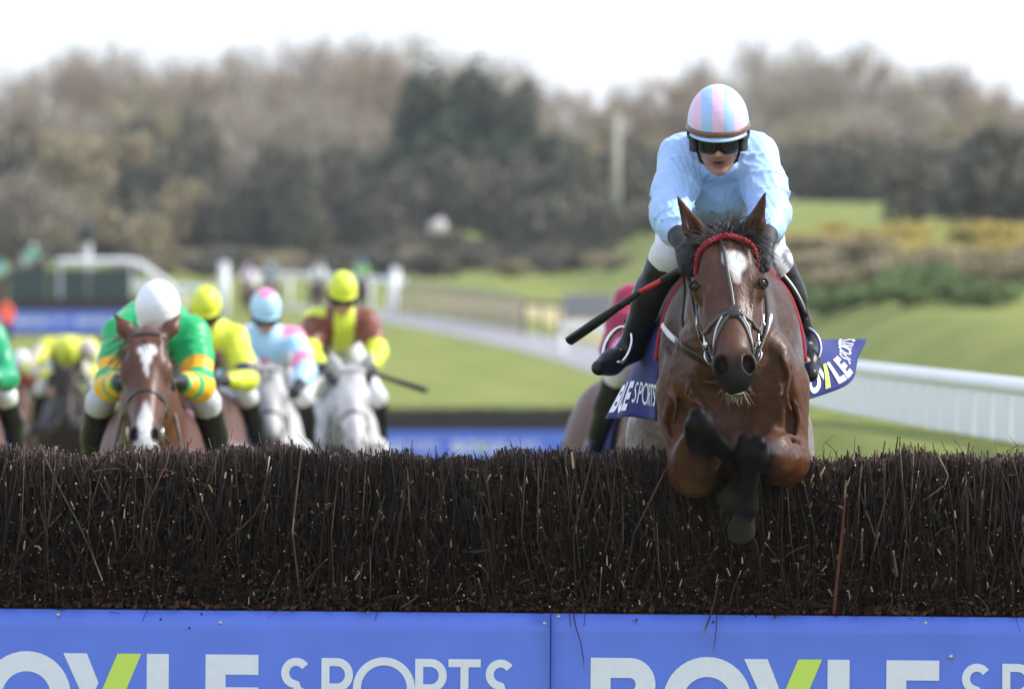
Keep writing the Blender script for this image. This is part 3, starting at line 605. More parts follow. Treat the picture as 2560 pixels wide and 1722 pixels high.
# branches one can pick out: pale or red-brown sticks (parts)
rb = np.random.default_rng(11)
def branch(pts, r, col, end=(.5, .38, .25), n=5):
    p = spline(pts, 6); mb = MB(); C = np.tile(np.array(col), (6, 1)); C[-1] = end; mb.tube(p, np.linspace(r, r * .7, 6), n=n, col=C); return mb.build('branch', m_birch, fence, smooth=True)
for i in range(130):
    px = rb.uniform(-60, 2620); x = fx(px); z = BT + rb.uniform(.0, .42); l = rb.uniform(.04, .16); a = rb.normal(0, .3)
    c = (np.array([(.05, .03, .026), (.075, .055, .04), (.045, .02, .017), (.06, .05, .036)])[rb.integers(0, 4)]) * rb.uniform(.6, 1.1)
    branch([[x, -.012, z], [x + l * .5 * math.sin(a) + rb.normal(0, .006), -.018, z + l * .5], [x + l * math.sin(a), -.014 - rb.uniform(0, .01), min(z + l * math.cos(a), TOP)]], rb.uniform(.0018, .0038), c)
for i in range(70):  # short pale slivers
    x = fx(rb.uniform(-60, 2620)); z = BT + rb.uniform(.02, .5); a = rb.normal(0, .35); l = rb.uniform(.012, .035)
    branch([[x, -.014, z], [x + l * .5 * math.sin(a), -.017, z + l * .5], [x + l * math.sin(a), -.02, z + l * math.cos(a)]], rb.uniform(.002, .0042), np.array((.5, .38, .22)) * rb.uniform(.6, 1.2))
for pts, r, c in [([(2078, 1533, -.02), (2086, 1440, -.024), (2100, 1300, -.018), (2106, 1200, 0)], .0075, (.13, .045, .03)), ([(1428, 1525, -.01), (1432, 1560, -.02), (1450, 1620, -.022), (1456, 1680, -.02)], .0022, (.05, .03, .03)),
                  ([(1790, 1450, -.01), (1775, 1520, -.025), (1750, 1590, -.03)], .004, (.06, .04, .034)), ([(1786, 1530, -.012), (1784, 1580, -.02), (1776, 1636, -.02)], .0018, (.05, .03, .03)), ([(1418, 1530, -.02), (1420, 1570, -.022)], .002, (.05, .03, .03)),
                  ([(90, 1110, .0), (130, 1200, -.02), (200, 1330, -.022), (250, 1450, -.012)], .0042, (.075, .06, .045)), ([(560, 1350, -.02), (640, 1270, -.024), (665, 1140, -.012)], .0045, (.07, .04, .034)), ([(2335, 1140, -.02), (2360, 1200, -.024), (2300, 1250, -.02)], .003, (.2, .16, .12)),
                  ([(2145, 1400, -.02), (2148, 1320, -.022)], .006, (.16, .12, .08)), ([(2235, 1440, -.02), (2225, 1375, -.022)], .0065, (.12, .09, .06)), ([(2170, 1395, -.02), (2190, 1330, -.022)], .005, (.2, .15, .09)), ([(1425, 1170, -.03), (1420, 1130, -.02)], .006, (.45, .33, .2)), ([(2330, 1160, -.0), (2350, 1130, .0)], .004, (.1, .07, .06))]:
    branch([[fx(a), y_, fz(b, a)] for a, b, y_ in pts], r, c)
# ------------------------------------------------------------------ far fences, rails, posts
m_plas = mat('white plastic rail', (.84, .84, .86), rough=.4, noise=(2, .04))
m_grn = mat('dark green panel', (.03, .055, .045), rough=.6, noise=(2, .2))
m_timb = mat('grey timber', (.30, .26, .2), rough=.9, noise=(3, .25))
m_pale = mat('pale post', (.36, .34, .26), rough=.8, noise=(2, .15))
m_hedge = mat('far birch', (.035, .026, .022), rough=.95, noise=(9, .5), bump=(30, 1., .05, (1, 1, .2)))
def far_fence(xa, xb, D, label, first, yaw=0.):
    x0 = (xa - 1280) * D / FPX; x1 = (xb - 1280) * D / FPX; w = x1 - x0; g = float(gz((x0 + x1) / 2, D)); f = empty('steeplechase_fence', ((x0 + x1) / 2, D, g), yaw, label, 'fence')
    n = int(w / .12); cx = np.linspace(-w / 2, w / 2, n); rg = np.random.default_rng(3); tp = 1.47 + rg.normal(0, .02, n) + .02 * np.sin(cx * 3)
    V = np.stack([np.stack([cx, np.full(n, a), (tp if t else np.full(n, b)) + rg.normal(0, .008, n)], -1) for a, b, t in ((.04, .1, 0), (.02, 1.2, 0), (.06, 0, 1), (.66, 0, 1), (.72, .1, 0))], 1)
    fixn(MB().grid(V).build('packed_birch', m_hedge, f)); f.children[0]['kind'] = 'stuff'
    N = 2500; xx = rg.uniform(-w / 2, w / 2, N)
    twigs('birch_tops', np.stack([xx, rg.uniform(0, .7, N), np.full(N, 1.3)], -1), np.stack([rg.normal(0, .15, N), rg.normal(0, .1, N), np.ones(N)], -1), rg.uniform(.15, .25, N), np.full(N, .007), tcol(N, rg), ecol(N, rg), rings=2, rng=rg, parent=f)
    k = 0; a = -w / 2
    while a < w / 2 - .3:
        b = min(a + PW, w / 2); bo = MB().box(((a + b) / 2, -.01, .53), (b - a - .006, .02, .86), bev=.003).build('sponsor_board', m_blue, f)
        if b - a > 2.3:
            o_ = a + .14; s_ = CAP * .97
            fn = lambda u, v, z: np.stack([o_ + u * s_, np.full_like(u, -.0245) - z * .05, .42 + v * s_], -1)
            put_logo(fn, bo)
        a += PW
    MB().box((0, .02, .05), (w, .1, .1), bev=.01).build('base_rail', m_black, f)
    return f
far_fence(-160, 1500, 238, 'middle birch fence with blue boards showing behind the galloping pack', 0)
fC = far_fence(-420, 400, 404, 'farthest birch fence with blue boards below a green and white wing, at left', 1)
# white-railed wing with green panels beside the farthest fence
D = 409.; Z = lambda px, py: P(px, py, D)
wing = empty('fence_wing', tuple(G(230, 800)), 0, 'dark green wing panels under a sloping white top rail at left', 'wing'); wl = np.array(wing.location)
for a, b in ((20, 120), (120, 220), (220, 330)):
    A, B = Z(a + 1, 672), Z(b - 1, 800); MB().box(((A[0] + B[0]) / 2 - wl[0], D + .1 - wl[1], (A[2] + B[2]) / 2 - wl[2]), (B[0] - A[0], .06, A[2] - B[2]), bev=.01).build('panel', m_grn, wing)
MB().tube(spline([Z(140, 655) - wl, Z(240, 655) - wl, Z(330, 656) - wl, Z(375, 680) - wl, Z(420, 712) - wl, Z(432, 735) - wl], 30), .14, n=10).build('top_rail', m_plas, wing, smooth=True)
for a in (150, 330, 430): MB().tube([Z(a, 660 if a < 340 else 720) - wl, [Z(a, 0)[0] - wl[0], D + .02 - wl[1], -.4]], .05, n=8).build('post', m_plas, wing, smooth=True)
def rail(label, pts, h, r=.06, posts=None, slat=None, group='white running rails', m=None, rr=None, name='running_rail'):
    """pts: ground points (world); top rail, posts, optional vertical slats"""
    p = np.asarray(pts, float); c = spline(p[:, :2], 80); cz = gz(c[:, 0], c[:, 1]); o3 = np.array([c[0, 0], c[0, 1], cz[0]])
    rt_ = empty(name, tuple(o3), 0, label, 'rail', group); m = m or m_plas
    L3 = np.concatenate([c, (cz + h)[:, None]], -1) - o3
    MB().tube(L3, rr or r, n=10, flat=(1.25, .8), up=(0, 0, 1)).build('top_rail', m, rt_, smooth=True)
    s = np.concatenate([[0], np.cumsum(np.linalg.norm(np.diff(c, axis=0), axis=1))])
    at_ = lambda d: np.array([np.interp(d, s, c[:, 0]), np.interp(d, s, c[:, 1])])
    k = 0.
    while posts and k <= s[-1] + 1e-6:
        q = at_(k); z = float(gz(*q)); MB().tube([[q[0] - o3[0], q[1] + .05 - o3[1], z - .3 - o3[2]], [q[0] - o3[0], q[1] + .05 - o3[1], z + h - .03 - o3[2]]], r * .8, n=8).build('post', m, rt_, smooth=True); k += posts
    if slat:
        k = slat / 2; me = None
        while k < s[-1]:
            q = at_(k); z = float(gz(*q)); t = at_(k + .1) - at_(k - .1); a = math.atan2(t[1], t[0])
            if me is None: sl_ = MB().box((0, 0, (h - (.1 if h > 1 else .04)) / 2), (slat * (.82 if slat > 1 else .3), .025, h - (.12 if h > 1 else .05)), bev=.006).build('slat', m, rt_); me = sl_.data
            else: sl_ = ob('slat', me, None, rt_)
            sl_.location = (q[0] - o3[0], q[1] - o3[1], z + (.04 if h > 1 else .0) - o3[2]); sl_.rotation_euler = (0, 0, a); k += slat
    return rt_
def rp(px, py, D): x = (px - 1280) * D / FPX; return (x, D)
# curving slatted rail on the right
rail('low curving white rail with upright white panels on the right below the bank', [(3.75, 42), (3.42, 48), (2.98, 57.5), (2.62, 65), (2.36, 73), (2.24, 82), (2.12, 92)], .335, r=.042, slat=1.12)
rail('short white rail with two posts right of the middle fence, beside the path', [G(1405, 905)[:2], G(1600, 905)[:2]], 1.25, r=.14, posts=3.0)
rail('white rail with posts between the farthest fence and the tall white post', [G(310, 775)[:2], G(530, 790)[:2]], 1.1, r=.13, posts=3.4)
rail('long pale rail running behind the distant riders', [G(640, 770)[:2], G(830, 778)[:2], G(1010, 790)[:2]], 1.5, r=.09, posts=2.6)
rail('weathered picket rail along the grey path in the middle distance', [G(1000, 788)[:2], G(1150, 808)[:2], G(1310, 836)[:2]], 1.45, r=.05, posts=4., slat=.34, m=m_timb, group='timber rails', name='picket_rail')
rail('dark timber gate rail beside the picket rail', [G(1312, 838)[:2], G(1420, 845)[:2]], 1.3, r=.08, posts=1.75, m=mat('brown timber', (.16, .12, .09), rough=.9), group='timber rails', name='gate_rail')
for (px, pt, pb, lean, lb) in [(560, 657, 800, 0, 'upright white marker post left of the distant riders'), (978, 672, 790, .09, 'leaning white marker post right of the distant riders')]:
    g = G(px, pb); D = g[1]; h = (pb - pt) * D / FPX; o = empty('marker_post', tuple(g), 0, lb, 'post', 'white marker posts'); o.rotation_euler = (0, lean, 0)
    MB().tube([[0, 0, -.2], [0, 0, h * .96]], .2, n=14).build('shaft', m_plas, o, smooth=True)
    MB().lathe([(.215, -.05), (.215, .02), (.16, .1), (.06, .13), (.0001, .135)], 16, (0, 0, h * .96)).build('cap', m_plas, o, smooth=True)
g = G(1540, 560, 300); D = 552.; x = (1541 - 1280) * D / FPX; zb = float(gz(x, D)); zt = CAM_H + (HZ - 285) * D / FPX
o = empty('utility_pole', (x, D, zb), 0, 'tall pale pole standing on the rise left of the blue jockey', 'pole')
MB().tube([[0, 0, -.3], [0, 0, zt - zb]], [.24, .19], n=12).build('shaft', m_pale, o, smooth=True); MB().box((0, 0, zt - zb - .6), (1.1, .12, .14), bev=.02).build('crossarm', m_pale, o)
g = G(215, 700, 300); D = 430.; x = (217 - 1280) * D / FPX; zb = float(gz(x, D))
o = empty('camera_tower', (x, D, zb), 0, 'pale mast with dark camera housing above the far left wing', 'tower'); zt = CAM_H + (HZ - 565) * D / FPX - zb
MB().tube([[0, 0, -.2], [0, 0, zt - .7]], .2, n=10).build('mast', mat('grey mast', (.5, .5, .5), rough=.6), o, smooth=True)
MB().box((0, 0, zt - .3), (.6, .7, .75), bev=.06).build('camera_housing', mat('dark housing', (.03, .05, .055), rough=.5), o); MB().tube([[0, -.3, zt - .25], [0, -.75, zt - .25]], .14, n=12).build('lens_hood', m_black, o, smooth=True)
g = G(1460, 850); D = g[1]; x = (1470 - 1280) * D / FPX
o = empty('notice_board', (x, D, float(gz(x, D))), 0, 'plain grey panel on two posts beside the gate rail', 'sign')
MB().box((0, 0, 1.3), (2., .06, 1.0), bev=.02).build('panel', mat('grey panel', (.26, .26, .28), rough=.7, noise=(2, .1)), o)
for s in (-.85, .85): MB().box((s, .06, .6), (.09, .06, 1.4), bev=.01).build('post', m_timb, o)
D = 560.; x = (1095 - 1280) * D / FPX; zz = CAM_H + (HZ - 575) * D / FPX; g0 = float(gz(x, D))
mv = Vol(.1); mv.ell((.6, 2, 0), (2.6, 2.2, zz - g0), k=.3); mv.ell((1.6, 2, 0), (2.2, 2., (zz - g0) * .9), k=.3); mnd = ob('mound', mv.mesh('mound'), m_grass, None, (x, D, g0)); tag(mnd, kind='structure')
bv = Vol(.04); bv.ell((0, 0, .3), (.5, .4, .42)); bv.ell((.12, 0, .5), (.32, .3, .3)); bv.ell((-.2, -.05, .2), (.35, .3, .25)); tag(ob('boulder', bv.mesh('boulder'), mat('pale stone', (.62, .58, .54), rough=.9, noise=(6, .15)), None, (x, D - .2, zz - .15)), 'small pale boulder on a grassy hump before the dark trees', 'boulder')
# ------------------------------------------------------------------ horses (local frame: x forward, y to the horse's left, z up)
m_coat = mat('horse coat', vcol=True, specvc=True, rough=.5, spec=.34, rnoise=(5, .30, .68), noise=(34, .2), bump=(6, .45, .012, (1, 1, .55), 'R'), bump2=(130, .45, .004, (1, 1, .3)))
m_coat_far = mat('horse coat far', vcol=True, specvc=True, rough=.45, spec=.4, noise=(6, .15))
m_eye = mat('horse eye', (.010, .006, .004), rough=.12, spec=.4)
m_hair = mat('horse hair', vcol=True, rough=.45, spec=.5)
BLK = (.006, .0055, .0055)
COATS = dict(bay=dict(body=(.074, .0255, .009), dark=(.045, .0165, .0075), pts=BLK, muz=(.022, .017, .016), mane=BLK), chestnut=dict(body=(.092, .030, .0115), dark=(.08, .026, .010), pts=(.09, .03, .012), muz=(.12, .06, .04), mane=(.12, .05, .02)),
             grey=dict(body=(.46, .45, .45), dark=(.30, .29, .29), pts=(.25, .24, .245), muz=(.10, .095, .095), mane=(.33, .32, .32)), dark=dict(body=(.028, .018, .015), dark=(.02, .014, .012), pts=BLK, muz=(.03, .022, .02), mane=BLK),
             brown=dict(body=(.10, .042, .024), dark=(.06, .025, .015), pts=BLK, muz=(.03, .02, .02), mane=BLK))
GALLOP = dict(poll=(.92, 0, 1.98), nose=(1.30, 0, 1.52), withers=(0, 0, 1.60), chest=(.36, 0, 1.22), barrel=((.12, 0, 1.26), (-.72, 0, 1.27)), croup=(-1.02, 0, 1.36), hs=1.06,
    fl=[dict(sh=(.36, .19, 1.28), el=(.22, .2, .92), kn=(.62, .17, .82), fe=(.52, .16, .52), ho=(.40, .15, .42)), dict(sh=(.36, -.19, 1.28), el=(.22, -.2, .92), kn=(.52, -.17, .62), fe=(.78, -.17, .32), ho=(.92, -.17, .22))],
    hl=[dict(hi=(-1.02, .17, 1.25), st=(-.72, .22, .98), hk=(-1.12, .18, .62), fe=(-1.0, .17, .26), ho=(-.90, .17, .12)), dict(hi=(-1.02, -.17, 1.25), st=(-.82, -.22, .92), hk=(-1.32, -.18, .66), fe=(-1.42, -.17, .32), ho=(-1.45, -.17, .18))],
    ear=((.02, .085, .165), (.02, -.085, .165)))
def horse_vol(J, h, coat, fine=True):
    c = COATS[coat]; B, Dk, Pt, Mz = c['body'], c['dark'], c['pts'], c['muz']; S = (0, 1, 0); v = Vol(h); A = lambda q: np.array(q, float)
    w, ch, cr = A(J['withers']), A(J['chest']), A(J['croup']); b0, b1 = A(J['barrel'][0]), A(J['barrel'][1]); pl, ns = A(J['poll']), A(J['nose'])
    up = nrm(w - (b0 + (b1 - b0) * .15)); fw = nrm(b0 - b1); M = np.stack([fw, S, np.cross(fw, S)], 1); up = M[:, 2]
    v.cone(b0, b1, .30, .275, k=.1, side=S, sv=.82, sw=1.14, col=B)                       # barrel
    v.ell(b0 + up * .05 - fw * .02, (.33, .215, .35), M, k=.08, col=B)                     # fore body
    v.ell(w - up * .05 - fw * .08, (.34, .085, .11), M, k=.10, col=Dk)                     # withers
    v.ell((b0 + b1) * .5 - fw * .1 + up * .23, (.42, .13, .1), M, k=.1, col=Dk)            # back
    v.ell(cr, (.40, .265, .265), M, k=.1, col=B); v.ell(cr + up * .12, (.3, .17, .16), M, k=.1, col=B)
    v.ell(ch, (.18, .19, .26), M, k=.07, col=B)                                           # breast
    for s in (1, -1):
        v.ell(ch + A([.02, 0, 0]) + up * -.02 + A([0, s * .10, 0]), (.17, .095, .20), M, k=.018, col=B)
        v.ell(b0 + fw * .10 + up * .04 + A([0, s * .155, 0]), (.15, .085, .32), M @ rotY(-.42), k=.06, col=B)   # shoulder blade
        v.ell(cr + A([0, s * .14, 0]) - up * .12 - fw * .03, (.30, .145, .34), M, k=.09, col=B)
        v.ell(b0 + fw * .33 - up * .02 + A([0, s * .15, 0]), (.10, .07, .15), M, k=.05, col=B)                # point of shoulder
    n0 = b0 + fw * .10 + up * .14; dn = pl - n0; hu = nrm(np.cross(nrm(dn), S))                                 # neck
    e1 = nrm(ns - pl); e3 = nrm(np.cross(np.cross(e1, S), e1)) if abs(e1[1]) > 1e-6 else A(S); e2 = np.cross(e3, e1); hs = J['hs']; hw = J.get('hw', 1.)
    e2 = e2 if e2[0] > 0 else -e2; HM = np.stack([e1, e2, e3], 1)
    H = lambda t, d, l: pl + (e1 * t + e2 * d + e3 * l * hw) * hs
    back = H(.07, -.15, 0)
    v.cone(n0, n0 + (back - n0) * .52, .29, .195, k=.09, side=S, sv=.66, sw=1.05, col=B)
    v.cone(n0 + (back - n0) * .45, back, .20, .135, k=.08, side=S, sv=.62, sw=1., col=B)
    v.cone(w - up * .09 + fw * .05, H(.0, -.13, 0), .10, .055, k=.09, side=S, sv=.6, sw=1, col=Dk)      # crest
    # head
    hh = lambda t, d, l, r, k=.03, col=B, sub=False, M2=None: v.ell(H(t, d, l), A(r) * hs * [1, 1, hw], HM if M2 is None else M2, k=k * hs, col=col, sub=sub)
    hc = lambda a, b, r0, r1, k=.03, sv=1, sw=1, col=B, sub=False: v.cone(H(*a), H(*b), r0 * hs, r1 * hs, k=k * hs, side=tuple(e3), sv=sv * hw, sw=sw, col=col, sub=sub)
    hh(.09, -.085, 0, (.13, .09, .082)); hh(.175, -.066, 0, (.125, .068, .094)); hc((.14, -.064, 0), (.50, -.056, 0), .066, .049)
    hc((.20, -.108, 0), (.53, -.080, 0), .098, .060, sv=.80)
    for s in (1, -1):
        hh(.195, -.058, s * .080, (.055, .042, .034), k=.025); hh(.25, -.15, s * .062, (.140, .105, .034), k=.03); hc((.22, -.21, s * .04), (.5, -.118, s * .026), .04, .034)
        hc((.275, -.095, s * .080), (.42, -.082, s * .058), .016, .012, k=.025); hh(.10, -.03, s * .055, (.09, .03, .025), k=.03)
        hh(.181, -.030, s * .095, (.034, .011, .018), k=.012, col=Dk)                                # brow fold
        hh(.548, -.036, s * .037, (.054, .036, .031), k=.020, col=Mz)
    hh(.555, -.062, 0, (.078, .062, .056), col=Mz); hh(.606, -.060, 0, (.034, .044, .044), k=.025, col=Mz); hh(.575, -.122, 0, (.046, .030, .038), k=.02, col=Mz)
    for s in (1, -1):
        hh(.560, -.010, s * .043, (.036, .030, .019), k=.008, col=(.004, .003, .003), sub=True, M2=HM @ rotZ(-.25) @ rotX(s * .45))
    if fine: hh(.617, -.1, 0, (.05, .006, .06), k=.010, col=(.01, .008, .008), sub=True)
    for s, ev in zip((1, -1), J['ear']):
        b = H(.005, -.075, s * .062); ev = A(ev) * hs; tip = b + ev; mid = b + ev * .42 + A([.0, s * .004, 0]); en = nrm(np.cross(ev, [0, 1, 0])) * 1.
        en = en if en[0] > 0 else -en; sd = nrm(np.cross(ev, en))
        v.cone(b - ev * .12, mid, .030 * hs, .037 * hs, k=.02, side=tuple(sd), sv=1., sw=.75, col=Dk); v.cone(mid, tip, .037 * hs, .0065 * hs, k=.012, side=tuple(sd), sv=1., sw=.6, col=Dk if fine else B)
        if fine: v.cone(b + ev * .12 + en * .03 * hs, b + ev * .86 + en * .012 * hs, .024 * hs, .006 * hs, k=.008, side=tuple(sd), sv=.95, sw=.9, col=np.array(B) * .7, sub=True)
    # legs
    for L in J['fl']:
        sh, el, kn, fe, ho = (A(L[q]) for q in ('sh', 'el', 'kn', 'fe', 'ho')); m = el + (kn - el) * .35
        fd = nrm(kn - el); cd = nrm(fe - kn); kf = nrm(fd - cd)                     # kf: the front of the knee
        v.cone(sh, el, .12, .085, k=.05, col=B); v.cone(el, m, .084, .080, k=.04, col=B); v.cone(m, kn, .076, .052, k=.035, col=B)
        ol = nrm(el - kn + nrm(el - sh) * .12); v.cone(el, el + ol * .055, .070, .034, k=.04, col=B)                                   # point of the elbow
        v.ell(el + fd * .10 + kf * .03, (.07, .055, .07), k=.025, col=B); v.ell(m - kf * .03, (.06, .05, .06), k=.025, col=B)
        ls = nrm(np.cross(fd, cd)); v.ell(kn + kf * .004, (.050, .050, .054), k=.022, col=Pt)
        for q in (-1, 1): v.ell(kn + ls * q * .027 + cd * .012 + kf * .006, (.036, .036, .046), k=.007, col=Pt); v.ell(kn + ls * q * .024 - cd * .034 + kf * .004, (.030, .030, .030), k=.007, col=Pt)
        v.ell(kn + cd * .048 + kf * .012, (.036, .040, .030), k=.007, col=Pt); v.ell(kn - kf * .036, (.026, .026, .036), k=.02, col=Pt)
        v.cone(kn + cd * .04, fe, .037, .029, k=.02, col=Pt); v.cone(kn + cd * .06 - kf * .024, fe - kf * .022, .016, .014, k=.010, col=Pt)
        v.cone(fe, fe, .037, .037, k=.02, col=Pt); v.ell(fe - kf * .018, (.026, .026, .026), k=.012, col=Pt)
        d = nrm(ho - fe); v.cone(fe, ho, .031, .034, k=.018, col=Pt); v.cone(ho + d * .010, ho + d * .062, .040, .050, k=.003, col=(.03, .026, .022))
    for L in J['hl']:
        hi, st, hk, fe, ho = (A(L[q]) for q in ('hi', 'st', 'hk', 'fe', 'ho')); m = st + (hk - st) * .4
        v.cone(hi, st, .21, .145, k=.09, side=S, sv=.75, col=B); v.cone(st, m, .135, .10, k=.06, side=S, sv=.8, col=B); v.cone(m, hk, .095, .052, k=.05, col=B)
        v.ell(hk, (.066, .052, .075), k=.03, col=Pt); v.cone(hk, fe, .048, .039, k=.03, col=Pt); v.cone(fe, fe, .05, .05, k=.03, col=Pt)
        d = nrm(ho - fe); v.cone(fe, ho, .042, .044, k=.025, col=Pt); v.cone(ho + d * .01, ho + d * .07, .052, .062, k=.012, col=(.02, .018, .016))
    return v, H, HM, dict(M=M, fw=fw, up=up, b0=b0, b1=b1, pl=pl, w=w, cr=cr, ch=ch, hs=hs, n0=n0)
def rotX(a): c, s = math.cos(a), math.sin(a); return np.array([[1, 0, 0], [0, c, -s], [0, s, c]])
def rotY(a): c, s = math.cos(a), math.sin(a); return np.array([[c, 0, s], [0, 1, 0], [-s, 0, c]])
def rotZ(a): c, s = math.cos(a), math.sin(a); return np.array([[c, -s, 0], [s, c, 0], [0, 0, 1]])
def wob(V, f=30, seed=0):
    r = np.random.default_rng(seed); o = np.zeros(len(V))
    for i in range(5): k = r.normal(0, f, 3); o += np.sin(V @ k + r.uniform(0, 6)) * r.uniform(.5, 1)
    return o / 3
def face_marks(H, HM, pl, hs, marks, hw=1.):
    """white markings: list of (t, l, rt, rl, strength) on the front of the face"""
    def fn(V, C):
        q = (V - pl) @ HM / hs; q[:, 2] /= hw
        for t, l, rt_, rl, st in marks:
            e = np.sqrt(((q[:, 0] - t) / rt_) ** 2 + ((q[:, 2] - l) / rl) ** 2) + .16 * wob(V, 70, 3); w = (1 - sstep(.75, 1.15, e)) * (q[:, 1] > -.085) * st
            C = C * (1 - w[:, None]) + np.array([.62, .60, .58]) * w[:, None]
        return C
    return fn
def dapple(V, C): return C * (1 + .22 * wob(V, 14, 5) + .15 * wob(V, 34, 9))[:, None]
def project(bvh, pts, off):
    out, no = [], []
    for p in pts:
        l, n, i, d = bvh.find_nearest(Vector(p)); out.append(np.array(l) + np.array(n) * off); no.append(np.array(n))
    return np.array(out), np.array(no)
def strap(name, bvh, pts, w, m, parent, thick=.004, n=30, proj=True, col=(1, 1, 1)):
    p = spline(pts, n)
    if proj:
        p, N = project(bvh, p, thick * .6)
        for _ in range(3): p[1:-1] = (p[:-2] + 2 * p[1:-1] + p[2:]) / 4; N[1:-1] = (N[:-2] + 2 * N[1:-1] + N[2:]) / 4
    else: N = None
    return MB().tube(p, w / 2, n=8, flat=(thick / w * 1.4, 1.), up=N, col=col).build(name, m, parent, smooth=True)
m_leather = mat('dark leather', (.022, .018, .016), rough=.35, spec=.6, noise=(20, .2))
m_strapg = mat('grey strap', (.055, .053, .056), rough=.4, noise=(30, .15))
m_wstrap = mat('white strap', (.72, .72, .74), rough=.5)
m_steel = mat('steel', (.72, .71, .68), rough=.22, metal=1.)
m_red = mat('red wool', lin(150, 22, 36), rough=.85, sheen=.1, noise=(60, .2))
m_cloth = mat('blue saddle cloth', lin(15, 32, 108), rough=.75, sheen=.1, noise=(40, .08), bump=(120, .2, .002))
def cloth_sheet(bvh, info, f0, f1, a0, a1, off, nf=14, na=16):
    """sheet laid round the barrel: f = place along the back from the withers, a = angle from the top (+ left)"""
    G_ = np.zeros((nf, na, 3)); fw, up, Sd = info['fw'], info['up'], np.array([0, 1., 0])
    for i, f in enumerate(np.linspace(f0, f1, nf)):
        c = info['b0'] + fw * (f - .0) + up * .06
        for j, a in enumerate(np.linspace(a0, a1, na)):
            d = up * math.cos(a) + Sd * math.sin(a); o = c + d * .9; l, n, k, dist = bvh.ray_cast(Vector(o), Vector(-d), 1.)
            if l is None: l = c + d * .28
            u, v_ = i / (nf - 1), j / (na - 1); G_[i, j] = np.array(l) + d * off(u, v_)
    for _ in range(2):
        G_[1:-1] = (G_[:-2] + 2 * G_[1:-1] + G_[2:]) / 4; G_[:, 1:-1] = (G_[:, :-2] + 2 * G_[:, 1:-1] + G_[:, 2:]) / 4
    return G_
def bil(Gd, u, v):
    a, b = Gd.shape[:2]; x = np.clip(u, 0, 1) * (a - 1); y = np.clip(v, 0, 1) * (b - 1); i = np.minimum(x.astype(int), a - 2); j = np.minimum(y.astype(int), b - 2); s, t = (x - i)[:, None], (y - j)[:, None]
    return Gd[i, j] * (1 - s) * (1 - t) + Gd[i + 1, j] * s * (1 - t) + Gd[i, j + 1] * (1 - s) * t + Gd[i + 1, j + 1] * s * t
